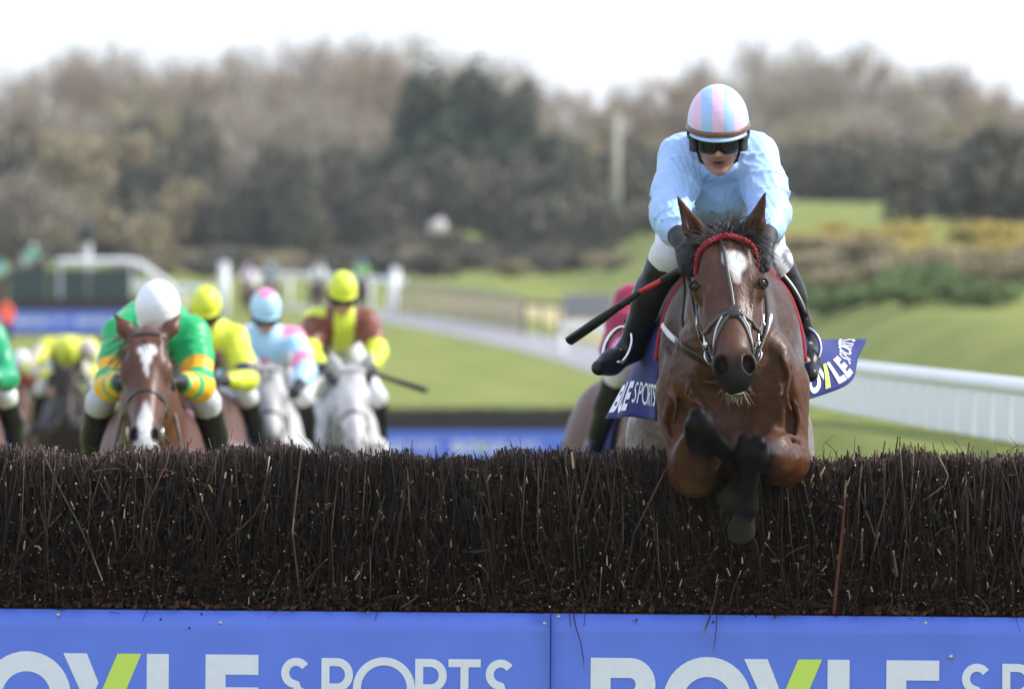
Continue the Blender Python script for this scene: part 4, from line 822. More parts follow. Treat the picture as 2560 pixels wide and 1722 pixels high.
def make_horse(name, J, coat, loc, rz, label, h=.016, marks=(), cloth_m=None, group=None, tack=True, mane=True, dap=False):
    """a galloping horse of the pack with bridle, saddle, cloth, mane and tail"""
    root = empty(name, loc, rz, label, 'horse', group); v, H, HM, inf = horse_vol(J, h, coat, fine=h < .012); c = COATS[coat]
    fm = face_marks(H, HM, inf['pl'], inf['hs'], marks)
    me = v.mesh('body', tau=.03, colfn=(lambda V, C: dapple(V, fm(V, C))) if dap else fm); body = ob('body', me, m_coat_far, root)
    bvh = BVHTree.FromPolygons([tuple(x) for x in v.V], [tuple(f) for f in v.F.tolist()])
    rg = np.random.default_rng(abs(hash(label)) % 9999 if False else len(label) * 7)
    for s in (1, -1): MB().lathe([(.0001, -.02), (.014, -.015), (.021, 0), (.014, .015), (.0001, .02)], 10, H(.195, -.05, s * .098)).build('eye', m_eye, root, smooth=True)
    if mane:
        mb = MB(); rt_ = [inf['w'] + (H(.0, -.11, 0) - inf['w']) * t + inf['up'] * .03 for t in rg.uniform(.1, 1, 70)]
        strands(mb, rt_, [(-.3, rg.choice([-1., -.6]), .5) for _ in rt_], .22, .009, droop=1.6, rng=rg, col=c['mane']); mb.build('mane', m_hair, root, smooth=True)['kind'] = 'stuff'
        mb = MB(); rt_ = [H(.0, -.05, l) for l in rg.uniform(-.03, .03, 26)]; strands(mb, rt_, [np.array([.7, rg.normal(0, .4), .2]) for _ in rt_], .15, .008, droop=1.4, rng=rg, col=c['mane']); mb.build('forelock', m_hair, root, smooth=True)['kind'] = 'stuff'
        mb = MB(); tb = inf['cr'] - inf['fw'] * .38 + inf['up'] * .1; rt_ = [tb + rg.normal(0, .02, 3) for _ in range(60)]; strands(mb, rt_, [(-1, rg.normal(0, .15), .15) for _ in rt_], .75, .012, droop=1.5, seg=7, rng=rg, col=c['mane']); mb.build('tail', m_hair, root, smooth=True)['kind'] = 'stuff'
    if tack:
        br = empty('bridle'); br.parent = root
        strap('browband', bvh, [H(.06, -.07, .10), H(.035, -.01, .06), H(.03, .0, 0), H(.035, -.01, -.06), H(.06, -.07, -.10)], .022, m_leather, br, .006)
        strap('face_piece', bvh, [H(.05, 0, 0), H(.2, .01, 0), H(.33, .01, 0)], .012, m_leather, br, .005) if False else None
        strap('noseband', bvh, [H(.36, -.16, .05), H(.34, -.08, .075), H(.33, 0, .03), H(.33, .0, -.03), H(.34, -.08, -.075), H(.36, -.16, -.05)], .022, m_leather, br, .006)
        for s in (1, -1):
            strap('cheekpiece', bvh, [H(.04, -.1, s * .1), H(.2, -.12, s * .1), H(.36, -.10, s * .085), H(.50, -.09, s * .06)], .018, m_leather, br, .005)
            MB().tube([H(.50, -.09, s * .075) + (np.cos(a) * HM[:, 0] + np.sin(a) * HM[:, 1]) * .03 for a in np.linspace(0, 6.283, 17)], .005, n=5).build('bit_ring', m_steel, br, smooth=True)
            MB().tube(spline([H(.50, -.11, s * .08), H(.40, -.40, s * .15), np.array(J.get('hand', (.56, .09, 1.74))) * [1, s, 1]], 12), .008, n=5).build('rein', m_leather, br, smooth=True)
        for s in (1, -1):
            Gs = cloth_sheet(bvh, inf, -.15, -.62, s * .05, s * 1.85, lambda u, v_: .014 + .03 * v_ ** 3)
            fixn(MB().grid(Gs, thick=.005).build('saddle_cloth', cloth_m or m_cloth, root, smooth=True))
            Gs = cloth_sheet(bvh, inf, -.16, -.44, s * .0, s * 1.15, lambda u, v_: .03 - .01 * v_, 8, 9); fixn(MB().grid(Gs, thick=.015).build('saddle_flap', m_leather, root, smooth=True))
        strap('breast_girth', bvh, [inf['b0'] + A3(-.1, .27, .0), inf['ch'] + A3(.02, .22, .08), inf['ch'] + A3(.18, 0, .09), inf['ch'] + A3(.02, -.22, .08), inf['b0'] + A3(-.1, -.27, .0)], .05, m_strapg, root, .008, n=40)
    return root, bvh, H, HM, inf
def A3(*q): return np.array(q, float)
# ------------------------------------------------------------------ riders (same local frame as their horse)
m_skin = mat('skin', vcol=True, rough=.5, spec=.4, sss=.08)
m_silk = mat('racing silks', vcol=True, rough=.42, spec=.4, sheen=.15, bump=(4.5, .8, .022, (1, 1, .55), 'R'), bump2=(11, .35, .008, (1, .6, 1), 'R'))
m_breech = mat('white breeches', vcol=True, rough=.6, sheen=.1, bump=(30, .3, .008))
m_boot = mat('black boot', (.012, .012, .015), rough=.36, spec=.3, noise=(20, .2), bump=(14, .25, .01))
m_glove = mat('black glove', (.014, .014, .017), rough=.6, bump=(60, .3, .003))
m_cap = mat('cap silk', vcol=True, rough=.36, spec=.5, sheen=.15, bump=(12, .5, .006, (1, 1, 2.5), 'R'))
m_lens = mat('dark goggle lens', (.006, .007, .012), rough=.12, spec=.35)
m_strapk = mat('black webbing', (.012, .012, .014), rough=.7)
def hand_vol(v, wr, kn, tip, side, r=.0105, col=None, k=.008):
    """palm, four curled fingers of unequal length and an opposed thumb; wr wrist, kn knuckle centre, tip fingertip direction point"""
    wr, kn, tip = (np.array(q, float) for q in (wr, kn, tip)); a = nrm(kn - wr); cu = nrm(tip - kn); ac = nrm(np.cross(a, cu)); side_ = ac * side
    v.cone(wr, kn, r * 2.5, r * 3.2, k=.02, side=tuple(ac), sv=1.15, sw=.62, col=col)
    for i, (o, L) in enumerate(zip((-.031, -.0105, .0105, .030), (.86, 1., .95, .75))):
        b = kn + ac * o; p1 = b + (a * .55 + cu * .45) * .036 * L; p2 = p1 + (cu * .9 + a * .0) * .028 * L; p3 = p2 + (cu * .3 - a * .75) * .024 * L
        v.cone(b, p1, r * 1.05, r, k=k, col=col); v.cone(p1, p2, r, r * .92, k=k, col=col); v.cone(p2, p3, r * .92, r * .8, k=k, col=col)
    t0 = wr + (kn - wr) * .35 - side_ * .026; t1 = t0 + a * .028 - side_ * .014 + cu * .012; t2 = t1 + a * .026 + cu * .018 + side_ * .006
    v.cone(t0, t1, r * 1.38, r * 1.2, k=.012, col=col); v.cone(t1, t2, r * 1.15, r * .9, k=k, col=col)
def folds(seed, amp, f=19):
    r = np.random.default_rng(seed); K = [(r.normal(0, 1, 3) * f * r.uniform(.5, 1.4), r.uniform(0, 6), r.normal(0, 1, 3) * f * .35) for _ in range(6)]
    def fn(X):
        o = np.zeros(len(X))
        for k, ph, k2 in K: o += (1 - np.abs(np.sin(X @ k * .5 + ph + 1.6 * np.sin(X @ k2 + ph)))) ** 2
        f2 = np.sin(X @ (K[0][0] * 2.1) + 2 * np.sin(X @ K[1][2] * 2)); return -amp * (o / len(K) - .35) - amp * .22 * np.exp(-(f2 / .5) ** 2)
    return fn
def seg_t(V, a, b): ba = np.array(b) - a; t = (V - a) @ ba / (ba @ ba); return t, np.linalg.norm(V - (np.array(a) + np.clip(t, 0, 1)[:, None] * ba), axis=1)
def make_rider(Q, loc, rz, label, silks, cap, group=None, h=.015, seed=1, hd=1., breech=(.70, .70, .72), goggles=True, peak=True, fold=.012, gloves=True, brcol=None, facecol=(.48, .27, .20), band=None, peakcol=None):
    """Q: joints; silks(V, part, t) -> colours; cap(lon, lat) -> colours"""
    root = empty('person', loc, rz, label, 'person', group); A = lambda k: np.array(Q[k], float); Sd = (0, 1, 0)
    hc, f = A('head'), nrm(A('look')); rt_ = nrm(np.cross(f, np.cross(np.array(Q.get('hup', (0, 0, 1))), f)) * 0 + np.cross(np.array(Q.get('hup', (0, 0, 1)), float), f)); u = np.cross(f, rt_); HM = np.stack([f, rt_, u], 1)
    E = lambda a, b, c: hc + (f * a + rt_ * b + u * c) * hd
    pel, che = A('pelvis'), A('chest'); sh = [A('shL'), A('shR')]; el = [A('elL'), A('elR')]; wr = [A('wrL'), A('wrR')]; kn = [A('knL'), A('knR')]; an = [A('anL'), A('anR')]; to = [A('toL'), A('toR')]
    hp = [pel + [0, .085, -.02], pel - [0, .085, .02]]
    # skin: head, neck, trunk and limbs in one surface
    v = Vol(h * .62 if h < .012 else h); SK = facecol; fi = h < .012
    v.ell(E(-.005, 0, .035), (.098 * hd, .076 * hd, .092 * hd), HM, k=.02, col=SK); v.ell(E(.018, 0, -.045), (.068 * hd, .058 * hd, .078 * hd), HM, k=.03, col=SK); v.ell(E(.062, 0, -.096), (.025 * hd, .025 * hd, .02 * hd), HM, k=.02, col=SK)
    if fi:
        v.cone(E(.084, 0, .012), E(.106, 0, -.030), .009, .0135, k=.014, col=np.array(SK) * [1.05, .95, .92]); v.ell(E(.095, .013, -.034), (.012, .009, .008), HM, k=.008, col=SK); v.ell(E(.095, -.013, -.034), (.012, .009, .008), HM, k=.008, col=SK)
        v.ell(E(.078, 0, .022), (.02, .055, .013), HM, k=.015, col=SK)
        for s in (1, -1): v.ell(E(.060, s * .038, -.022), (.025, .022, .018), HM, k=.02, col=np.array(SK) * [1.05, .9, .88]); v.ell(E(-.005, s * .078, -.005), (.018, .010, .032), HM, k=.008, col=SK)
        v.ell(E(.083, 0, -.060), (.012, .024, .006), HM, k=.008, col=np.array(SK) * [.9, .62, .6]); v.ell(E(.080, 0, -.076), (.012, .020, .007), HM, k=.008, col=np.array(SK) * [.9, .62, .6])
        v.ell(E(.094, 0, -.067), (.014, .016, .0030), HM, k=.005, col=(.05, .015, .012), sub=True)
    v.cone(E(-.03, 0, -.07), che + (hc - che) * .25, .056, .066, k=.04, col=SK); v.cone(pel, che, .11, .13, k=.06, side=Sd, sv=1.15, sw=.85, col=SK); v.cone(sh[0], sh[1], .06, .06, k=.05, col=SK)
    for i in (0, 1):
        v.cone(sh[i], el[i], .05, .04, k=.03, col=SK); v.cone(el[i], wr[i], .04, .022, k=.02, col=SK); v.cone(hp[i], kn[i], .085, .055, k=.05, col=SK); v.cone(kn[i], an[i], .048, .026, k=.03, col=SK); v.cone(an[i], an[i] + (to[i] - an[i]) * .75, .022, .016, k=.02, col=SK)
        hv = A('hnL' if i == 0 else 'hnR'); hand_vol(v, wr[i], hv, hv + A('curl') * .05, 1 if i == 0 else -1, col=SK, r=.0075 if gloves else .0105)
    body = ob('body', v.mesh('body', tau=.012), m_skin, root)
    # jacket
    v = Vol(h * .8 if fi else h); W = (1, 1, 1); bd = nrm(che - pel); bk = nrm(np.cross(bd, Sd))
    v.cone(pel + bd * .06, che, .125, .150, k=.06, side=Sd, sv=1.16, sw=.9, col=W); v.cone(sh[0] - [0, .02, 0], sh[1] + [0, .02, 0], .081, .081, k=.07, col=W); v.cone(che, (sh[0] + sh[1]) / 2, .15, .105, k=.06, side=Sd, sv=1.2, col=W)
    nk = che + (hc - che) * .36; v.cone(nk, E(-.035, 0, -.105), .075, .066, k=.03, col=W)
    for i in (0, 1):
        m = sh[i] + (el[i] - sh[i]) * .5; m2 = el[i] + (wr[i] - el[i]) * .45
        v.cone(sh[i], m, .083, .077, k=.05, col=W); v.cone(m, el[i], .077, .070, k=.04, col=W); v.cone(el[i], m2, .070, .060, k=.03, col=W); v.cone(m2, wr[i] - nrm(wr[i] - el[i]) * .035, .060, .034, k=.02, col=W)
    def jc(V, C):
        d = []; pa_ = [(pel, che), (sh[0], el[0]), (sh[1], el[1]), (el[0], wr[0]), (el[1], wr[1])]; rr = [.14, .085, .085, .065, .065]
        T = []; 
        for (a, b), r_ in zip(pa_, rr): t, dd = seg_t(V, a, b); d.append(dd / r_); T.append(t)
        d = np.array(d); k = d.argmin(0); t = np.choose(k, T); return silks(V, k, t, dict(mid=(sh[0] + sh[1]) / 2, sh=sh, nk=nk, E=E))
    f0 = folds(seed, fold)
    def fo(X):
        o = f0(X); best = np.full(len(X), 9.)
        for q, (a, b) in enumerate([(sh[0], el[0]), (sh[1], el[1]), (el[0], wr[0]), (el[1], wr[1])]):
            t, dd = seg_t(X, a, b); ax_ = nrm(b - a); e_ = nrm(np.cross(ax_, [.3, .9, .2])); g_ = np.cross(ax_, e_); rel = X - a; an_ = np.arctan2(rel @ g_, rel @ e_); l = np.linalg.norm(b - a)
            ph = t * l * 6.28 / (.085 if q < 2 else .06) + 1.3 * np.sin(an_ + seed + q) + .9 * np.sin(2 * an_ + q * 2) + .6 * np.sin(t * 9 + q)
            rid = np.maximum(0, 1 - np.abs(np.sin(ph * .5)) * 2.2) ** 1.5 * (.55 + .45 * np.sin(an_ * 1.5 + q * 2.1 + t * 4)); w = np.clip((t + .05) * 6, 0, 1) * np.clip((1.05 - t) * 6, 0, 1) * (dd < .11); o = o - fold * .75 * rid * w
        lat = X[:, 1] - nk[1]; dn_ = (nk - X) @ np.array([.0, 0, 1.]); rid = np.maximum(0, 1 - np.abs(np.sin(lat / (.25 + np.maximum(dn_, 0)) * 9 + seed)) * 2) ** 1.5; o = o - fold * .5 * rid * (np.abs(lat) < .12) * np.clip(dn_ * 8, 0, 1)
        return o
    jk = ob('jacket', v.mesh('jacket', disp=fo, colfn=jc), m_silk, root)
    # breeches
    v = Vol(h); v.ell(pel - bd * .02, (.15, .17, .14), k=.05, col=breech)
    for i in (0, 1): m = hp[i] + (kn[i] - hp[i]) * .5; v.cone(hp[i], m, .110, .088, k=.06, col=breech); v.cone(m, kn[i], .088, .066, k=.04, col=breech); v.cone(kn[i], kn[i] + (an[i] - kn[i]) * .22, .064, .058, k=.03, col=breech)
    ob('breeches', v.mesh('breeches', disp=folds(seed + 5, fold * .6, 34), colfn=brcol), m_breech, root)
    for i in (0, 1):
        v = Vol(h * .8); a = kn[i] + (an[i] - kn[i]) * .12; d = nrm(to[i] - an[i]); dn = nrm(an[i] - kn[i])
        v.cone(a, kn[i] + (an[i] - kn[i]) * .45, .070, .067, k=.02); v.cone(kn[i] + (an[i] - kn[i]) * .4, an[i], .067, .046, k=.03)
        v.cone(an[i] + dn * .02 - d * .035, an[i] + d * .10 + dn * .025, .040, .041, k=.03); v.cone(an[i] + d * .10 + dn * .03, to[i] + dn * .02, .042, .028, k=.03); v.ell(an[i] - d * .045 + dn * .045, (.03, .03, .03), k=.02)
        ob('boot', v.mesh('boot', disp=folds(seed + 9 + i, .004, 40)), m_boot, root)
        if gloves:
            v = Vol(.0055 if fi else h * .7); hv = A('hnL' if i == 0 else 'hnR'); hand_vol(v, wr[i], hv, hv + A('curl') * .05, 1 if i == 0 else -1, r=.0125); v.cone(wr[i] - nrm(wr[i] - el[i]) * .05, wr[i], .043, .036, k=.015)
            ob('glove', v.mesh('glove'), m_glove, root)
    # helmet
    hm = empty('helmet'); hm.parent = root; nl, nt_ = (200, 24) if fi else (64, 14); lo = np.linspace(0, 2 * math.pi, nl + 1); la = np.linspace(-.16, math.pi / 2, nt_); LO, LA = np.meshgrid(lo, la, indexing='ij')
    rx, ry, rz_ = .122 * hd, .101 * hd, .126 * hd
    def sph(LO, LA, e=0.): return hc[None, None] + ((rx + e) * np.cos(LA) * np.cos(LO))[..., None] * f + ((ry + e) * np.cos(LA) * np.sin(LO))[..., None] * rt_ + ((rz_ + e) * np.sin(LA) + .048 * hd)[..., None] * u
    shell = MB().grid(sph(LO, LA), col=cap(LO, LA)).build('cap', m_cap, hm, smooth=True); fixn(shell)
    la2 = np.linspace(-.80, -.10, 9); LO2, LA2 = np.meshgrid(np.linspace(R(52), R(308), 36), la2, indexing='ij'); LC2 = np.cos(LA2 * .25); eg = hc[None, None] + (rx * LC2 * np.cos(LO2) * .96)[..., None] * f + (ry * LC2 * np.sin(LO2) * .97)[..., None] * rt_ + (rz_ * np.sin(LA2) * (.55 + .45 * np.abs(np.sin(LO2))) + .048 * hd)[..., None] * u
    fixn(MB().grid(eg, thick=.008).build('ear_guard', m_strapk, hm, smooth=True))
    if band is not None: ll = np.linspace(0, 2 * math.pi, 49); MB().tube([sph(np.array([[a]]), np.array([[-.07]]), .002)[0, 0] for a in ll], .009 * hd, n=8, flat=(.4, 1.), up=[sph(np.array([[a]]), np.array([[-.07]]), .1)[0, 0] - hc for a in ll], cap=False, col=band).build('cap_band', m_cap, hm, smooth=True)
    if peak:
        a = np.linspace(-1.15, 1.15, 15); Rr, Aa = np.meshgrid(np.array([0., .5, 1.]), a, indexing='ij'); ex = Rr * .016 * np.cos(Aa) ** .8 * hd
        pk = hc + ((rx + ex) * np.cos(-.15) * np.cos(Aa))[..., None] * f + ((ry + ex * .6) * np.cos(-.15) * np.sin(Aa))[..., None] * rt_ + ((-.15 * rz_ + .048 * hd) - Rr * .010)[..., None] * u
        fixn(MB().grid(pk, thick=.004, col=cap(Aa * 0 + .0, Aa * 0) if peakcol is None else peakcol).build('peak', m_cap, hm, smooth=True))
    if goggles:
        a = np.linspace(-1.0, 1.0, 21); zz = np.linspace(.0, 1, 7); Aa, Zz = np.meshgrid(a, zz, indexing='ij'); lowr = -.030 + .016 * np.exp(-(Aa / .16) ** 2); hz = lowr + Zz * (.044 - lowr)
        gp = hc + ((.118 - .02 * (Aa ** 2)) * np.cos(Aa * .92))[..., None] * f * hd + (.090 * np.sin(Aa))[..., None] * rt_ * hd + hz[..., None] * u * hd
        g_ = fixn(MB().grid(gp, thick=.006).build('goggles', m_lens, root, smooth=True)); ll = np.linspace(R(50), R(310), 30)
        MB().tube([sph(np.array([[b]]), np.array([[-.30]]), .006)[0, 0] for b in ll], .011, n=6, flat=(.3, 1), up=[sph(np.array([[b]]), np.array([[-.30]]), .1)[0, 0] - hc for b in ll]).build('goggle_strap', m_strapk, g_, smooth=True)
    strp = MB().tube([E(.02, .072, -.03), E(.03, .060, -.075), E(.035, 0, -.112), E(.03, -.060, -.075), E(.02, -.072, -.03)], .006, n=5).build('chin_strap', m_strapk, hm, smooth=True)
    return root, HM, E
def hsv_plain(c): return lambda V, k, t, i: np.tile(np.array(c, float), (len(V), 1))
def cap_plain(c): return lambda lo, la: np.tile(np.array(c, float), (*np.shape(lo), 1))
# ------------------------------------------------------------------ the leading horse, over the fence
LX, LY = (1828 - 1280) / 703., 36.06                     # ground point under its withers
def Lc(px, py, F):
    """photo pixel at forward place F of the leading horse -> its local frame"""
    D = LY - F; q = P(px, py, D); return (F, q[0] - LX, q[2])
LEAD = dict(poll=Lc(1815, 590, .80), nose=Lc(1840, 945, 1.14), withers=(0, 0, 2.14), chest=(.36, .0, 1.70), barrel=((.14, 0, 1.78), (-.70, -.01, 1.68)), croup=(-1.02, -.02, 1.66), hs=.96, hw=1.19,
    fl=[dict(sh=(.36, .155, 1.76), el=Lc(1958, 1150, .42), kn=Lc(1880, 1130, .74), fe=Lc(1868, 1266, .66), ho=Lc(1860, 1298, .60)), dict(sh=(.36, -.15, 1.74), el=Lc(1738, 1178, .42), kn=Lc(1752, 1066, .76), fe=Lc(1868, 1185, .58), ho=Lc(1842, 1225, .48))],
    hl=[dict(hi=(-1.02, .17, 1.55), st=(-.80, .24, 1.24), hk=(-1.34, .2, 1.0), fe=(-1.62, .18, .72), ho=(-1.76, .18, .66)), dict(hi=(-1.02, -.2, 1.55), st=(-.86, -.26, 1.22), hk=(-1.40, -.22, .96), fe=(-1.70, -.2, .70), ho=(-1.84, -.2, .64))],
    ear=(np.array(Lc(1926, 474, .76)) - Lc(1876, 618, .745), np.array(Lc(1684, 484, .76)) - Lc(1756, 620, .745)))
for q in ('ear',): LEAD[q] = tuple(np.array(e) / 1.0 for e in LEAD[q])
lead = empty('horse', (LX, LY, 0), R(-90), 'sweating bay horse with white star clearing the near fence', 'horse')
v, H, HM, inf = horse_vol(LEAD, .0075, 'bay')
fm = face_marks(H, HM, inf['pl'], inf['hs'], [(.125, .024, .055, .034, .95), (.175, .022, .045, .016, .7), (.105, -.008, .035, .012, .8)], 1.19)
def lead_col(V, C):
    C = fm(V, C); q = (V - inf['pl']) @ HM / inf['hs']
    # warm tan on the muzzle side, darker mealy crown; grey sweat sheen on the neck and pale light on the quarters painted into the coat
    tan = np.exp(-((q[:, 0] - .46) / .07) ** 2) * np.exp(-((q[:, 2]) / .07) ** 2) * (q[:, 1] > -.2) * .55; C = C * (1 - tan[:, None]) + np.array([.12, .04, .013]) * tan[:, None]
    rumpw = sstep(-.55, -.9, V[:, 0]) * .75; C = C * (1 - rumpw[:, None]) + np.array([.13, .095, .078]) * rumpw[:, None]
    neckw = np.exp(-((V[:, 0] - .35) / .22) ** 2) * sstep(1.75, 1.95, V[:, 2]) * .55; C = C * (1 - neckw[:, None]) + np.array([.042, .032, .030]) * neckw[:, None]
    return C * (1 + .10 * wob(V, 22, 4) + .07 * wob(V, 60, 8))[:, None]
def veins(X):
    r = np.random.default_rng(4); o = np.zeros(len(X)); m = (X[:, 0] < .62) & (X[:, 2] < 2.05) & (X[:, 2] > 1.3)
    for i in range(3): k = r.normal(0, 30, 3); s = np.sin(X @ k + 2.2 * np.sin(X @ r.normal(0, 16, 3))); o += np.exp(-(s / .16) ** 2)
    return -.0022 * np.minimum(o, 1.2) * m
# grooves between the muscles and raised veins, laid on a first rough skin
v0, _, _, _ = horse_vol(LEAD, .02, 'bay', fine=False); v0.mesh('rough'); b0_ = BVHTree.FromPolygons([tuple(x) for x in v0.V], [tuple(f) for f in v0.F.tolist()])
def on_skin(pts, n):
    out = []
    for px, py in spline(np.array(pts, float), n):
        f1 = np.array(Lc(px, py, 2.)); f0 = np.array(Lc(px, py, -.6)); h_ = b0_.ray_cast(Vector(f1), Vector(nrm(f0 - f1)))
        if h_[0] is not None: out.append((np.array(h_[0]), np.array(h_[1])))
    return out
for pts, r_g, k_g, dep in [([(1690, 890), (1702, 960), (1694, 1030), (1672, 1075)], .016, .05, .004), ([(1735, 925), (1785, 990), (1832, 1040)], .016, .05, .004), ([(1938, 890), (1928, 970), (1908, 1035), (1888, 1075)], .017, .05, .003), ([(1966, 930), (1984, 1030), (1984, 1090)], .014, .04, .003),
                      ([(1858, 1010), (1852, 1060), (1846, 1110)], .018, .05, .004), ([(1706, 1085), (1704, 1150), (1722, 1205)], .013, .04, .003), ([(1663, 830), (1690, 880), (1720, 905)], .014, .05, .004)]:
    q = on_skin(pts, 9)
    for (a, na), (b, nb) in zip(q[:-1], q[1:]):
        if np.linalg.norm(b - a) < .12: v.cone(a + na * dep, b + nb * dep, r_g, r_g, k=k_g, sub=True)
for pts in [[(1662, 870), (1680, 920), (1670, 970), (1690, 1010), (1684, 1060)], [(1958, 890), (1974, 940), (1966, 985), (1978, 1030)], [(1700, 930), (1722, 950), (1716, 990), (1740, 1010)], [(1670, 1010), (1662, 1060), (1676, 1110)], [(1985, 1000), (1998, 1050), (1992, 1100)], [(1770, 720), (1766, 780), (1780, 815)], [(1884, 730), (1878, 790), (1872, 820)], [(1760, 955), (1800, 960), (1830, 985)], [(1950, 1095), (1975, 1090), (1998, 1105)]]:
    q = on_skin(pts, 16)
    for (a, na), (b, nb) in zip(q[:-1], q[1:]):
        if np.linalg.norm(b - a) < .08: v.cone(a - na * .0022, b - nb * .0022, .0042, .0042, k=.014)
body = ob('body', v.mesh('body', disp=veins, tau=.03, colfn=lead_col), m_coat, lead)
bvh = BVHTree.FromPolygons([tuple(x) for x in v.V], [tuple(f) for f in v.F.tolist()])
# hair
rg = np.random.default_rng(21); mb = MB()
rt_ = [H(rg.uniform(-.03, .05), -.06 + rg.normal(0, .012), rg.uniform(-.055, .055)) for _ in range(420)]
strands(mb, rt_, [np.array([.15 + rg.normal(0, .3), (q[1] - inf['pl'][1]) * 22 + rg.normal(0, .45), .75 + rg.normal(0, .25)]) for q in rt_], .125, .0029, droop=1.3, seg=6, curl=.45, rng=rg, col=(.012, .010, .010))
rt_ = [H(rg.uniform(-.02, .03), -.05, rg.uniform(-.03, .03)) for _ in range(14)]
strands(mb, rt_, [np.array([.1, rg.normal(0, .35), 1.]) for q in rt_], .15, .0022, droop=.3, seg=7, curl=.9, rng=rg, col=(.05, .04, .04))
mb.build('forelock', m_hair, lead, smooth=True)['kind'] = 'stuff'
mb = MB(); rt_ = [inf['w'] + (H(.0, -.13, 0) - inf['w']) * t + inf['up'] * .045 for t in rg.uniform(.1, 1, 160)]
strands(mb, rt_, [(-.3, rg.normal(-.4, .4), 1.) for _ in rt_], .15, .004, droop=1.2, rng=rg, col=(.012, .01, .01)); mb.build('mane', m_hair, lead, smooth=True)['kind'] = 'stuff'
mb = MB(); tb = inf['cr'] - inf['fw'] * .38 + inf['up'] * .1; rt_ = [tb + rg.normal(0, .02, 3) for _ in range(90)]
strands(mb, rt_, [(-1, rg.normal(0, .15), .1) for _ in rt_], .75, .008, droop=1.2, seg=7, rng=rg, col=(.012, .01, .01)); mb.build('tail', m_hair, lead, smooth=True)['kind'] = 'stuff'
mb = MB(); rt_ = [H(rg.uniform(.56, .615), rg.uniform(-.15, -.1), rg.uniform(-.035, .04)) for _ in range(46)]
strands(mb, rt_, [np.array([.35 + rg.normal(0, .3), (q[1] - LEAD['nose'][1]) * 14, -.8]) for q in rt_], .05, .0009, droop=.2, seg=4, curl=.4, rng=rg, col=(.35, .33, .3)); mb.build('whiskers', m_hair, lead, smooth=True)['kind'] = 'stuff'
m_gum = mat('pale lip edge', (.5, .45, .42), rough=.5)
strap('lip_edge', bvh, [H(.610, -.118, -.026), H(.622, -.112, 0), H(.612, -.118, .026)], .005, m_gum, lead, .003, n=10)
for s in (1, -1):
    e = ob('eye', np_mesh('eye', *(lambda g: (g[0], g[1]))(((np.array([[math.cos(a) * math.cos(b), math.sin(a) * math.cos(b), math.sin(b)] for b in np.linspace(-1.57, 1.57, 9) for a in np.linspace(0, 6.283, 17)[:-1]]) * .0215), np.array([[i * 16 + j, i * 16 + (j + 1) % 16, (i + 1) * 16 + (j + 1) % 16, (i + 1) * 16 + j] for i in range(8) for j in range(16)])))), m_eye, lead); hq = bvh.find_nearest(Vector(H(.200, -.022, s * .106))); e.location = np.array(hq[0]) - np.array(hq[1]) * .0150
    n_ = np.array(hq[1]); el_ = np.array(e.location); up_ = nrm(np.array([0, 0, 1.]) - n_ * n_[2]); rt2 = np.cross(up_, n_)
    MB().tube([el_ + n_ * .0155 + (rt2 * math.cos(a) * 1.15 + up_ * math.sin(a)) * .0165 for a in np.linspace(-.25, math.pi + .25, 16)], [.002] + [.0055] * 14 + [.002], n=6, col=(.03, .014, .009)).build('upper_lid', m_coat, lead, smooth=True)
    MB().tube([el_ + n_ * .0155 + (rt2 * math.cos(a) * 1.15 + up_ * math.sin(a)) * .0165 for a in np.linspace(-.1, -math.pi + .1, 14)], [.0015] + [.0035] * 12 + [.0015], n=6, col=(.016, .012, .011)).build('lower_lid', m_coat, lead, smooth=True)
# steel shoes
for L_q in LEAD['fl'] + LEAD['hl']:
    fe_, h0 = np.array(L_q['fe']), np.array(L_q['ho']); d_ = nrm(h0 - fe_); a_ = nrm(np.cross(d_, [0, 1, .2])); b_q = np.cross(d_, a_)
    MB().tube([h0 + d_ * .070 + (a_ * math.cos(t) + b_q * math.sin(t)) * .043 for t in np.linspace(-2.5, 2.5, 18)], .0065, n=6, flat=(1.3, .7)).build('horseshoe', m_steel, lead, smooth=True)
# bridle
br = empty('bridle'); br.parent = lead
p, N_ = project(bvh, spline([H(.105, -.085, -.105), H(.06, -.03, -.085), H(.018, .0, -.03), H(.010, .0, .01), H(.018, .0, .045), H(.055, -.03, .085), H(.085, -.075, .10)], 130), .010)
for _ in range(25): p[1:-1] = (p[:-2] + 2 * p[1:-1] + p[2:]) / 4
MB().tube(p, 0.0115 + .0016 * np.sin(np.linspace(0, 2 * math.pi * 26, 130)), n=10, flat=(.8, 1.05), up=N_).build('browband', m_red, br, smooth=True)
X = H(.335, .004, .008)
strap('face_strap', bvh, [H(-.01, -.02, -.02), H(.06, .0, -.010), H(.16, 0, -.004), H(.25, 0, .004), H(.325, .0, .008)], .013, m_strapg, br, .005)
strap('noseband', bvh, [X, H(.350, .0, -.045), H(.372, -.05, -.078), H(.36, -.12, -.085)], .015, m_strapg, br, .006); strap('noseband', bvh, [X, H(.348, .0, .05), H(.365, -.05, .078), H(.36, -.12, .085)], .016, m_strapg, br, .006)
strap('lower_noseband', bvh, [X, H(.385, -.0, -.035), H(.44, -.03, -.058), H(.485, -.08, -.062), H(.50, -.13, -.04)], .014, m_strapg, br, .006); strap('lower_noseband', bvh, [X, H(.385, -.0, .045), H(.44, -.03, .060), H(.485, -.08, .062), H(.50, -.13, .04)], .014, m_strapg, br, .006)
strap('nose_cord', bvh, [H(.352, .0, -.03), H(.40, -.02, -.056), H(.455, -.05, -.066)], .006, m_wstrap, br, .005); strap('nose_cord', bvh, [H(.352, .0, .04), H(.40, -.02, .058), H(.455, -.05, .068)], .006, m_wstrap, br, .005)
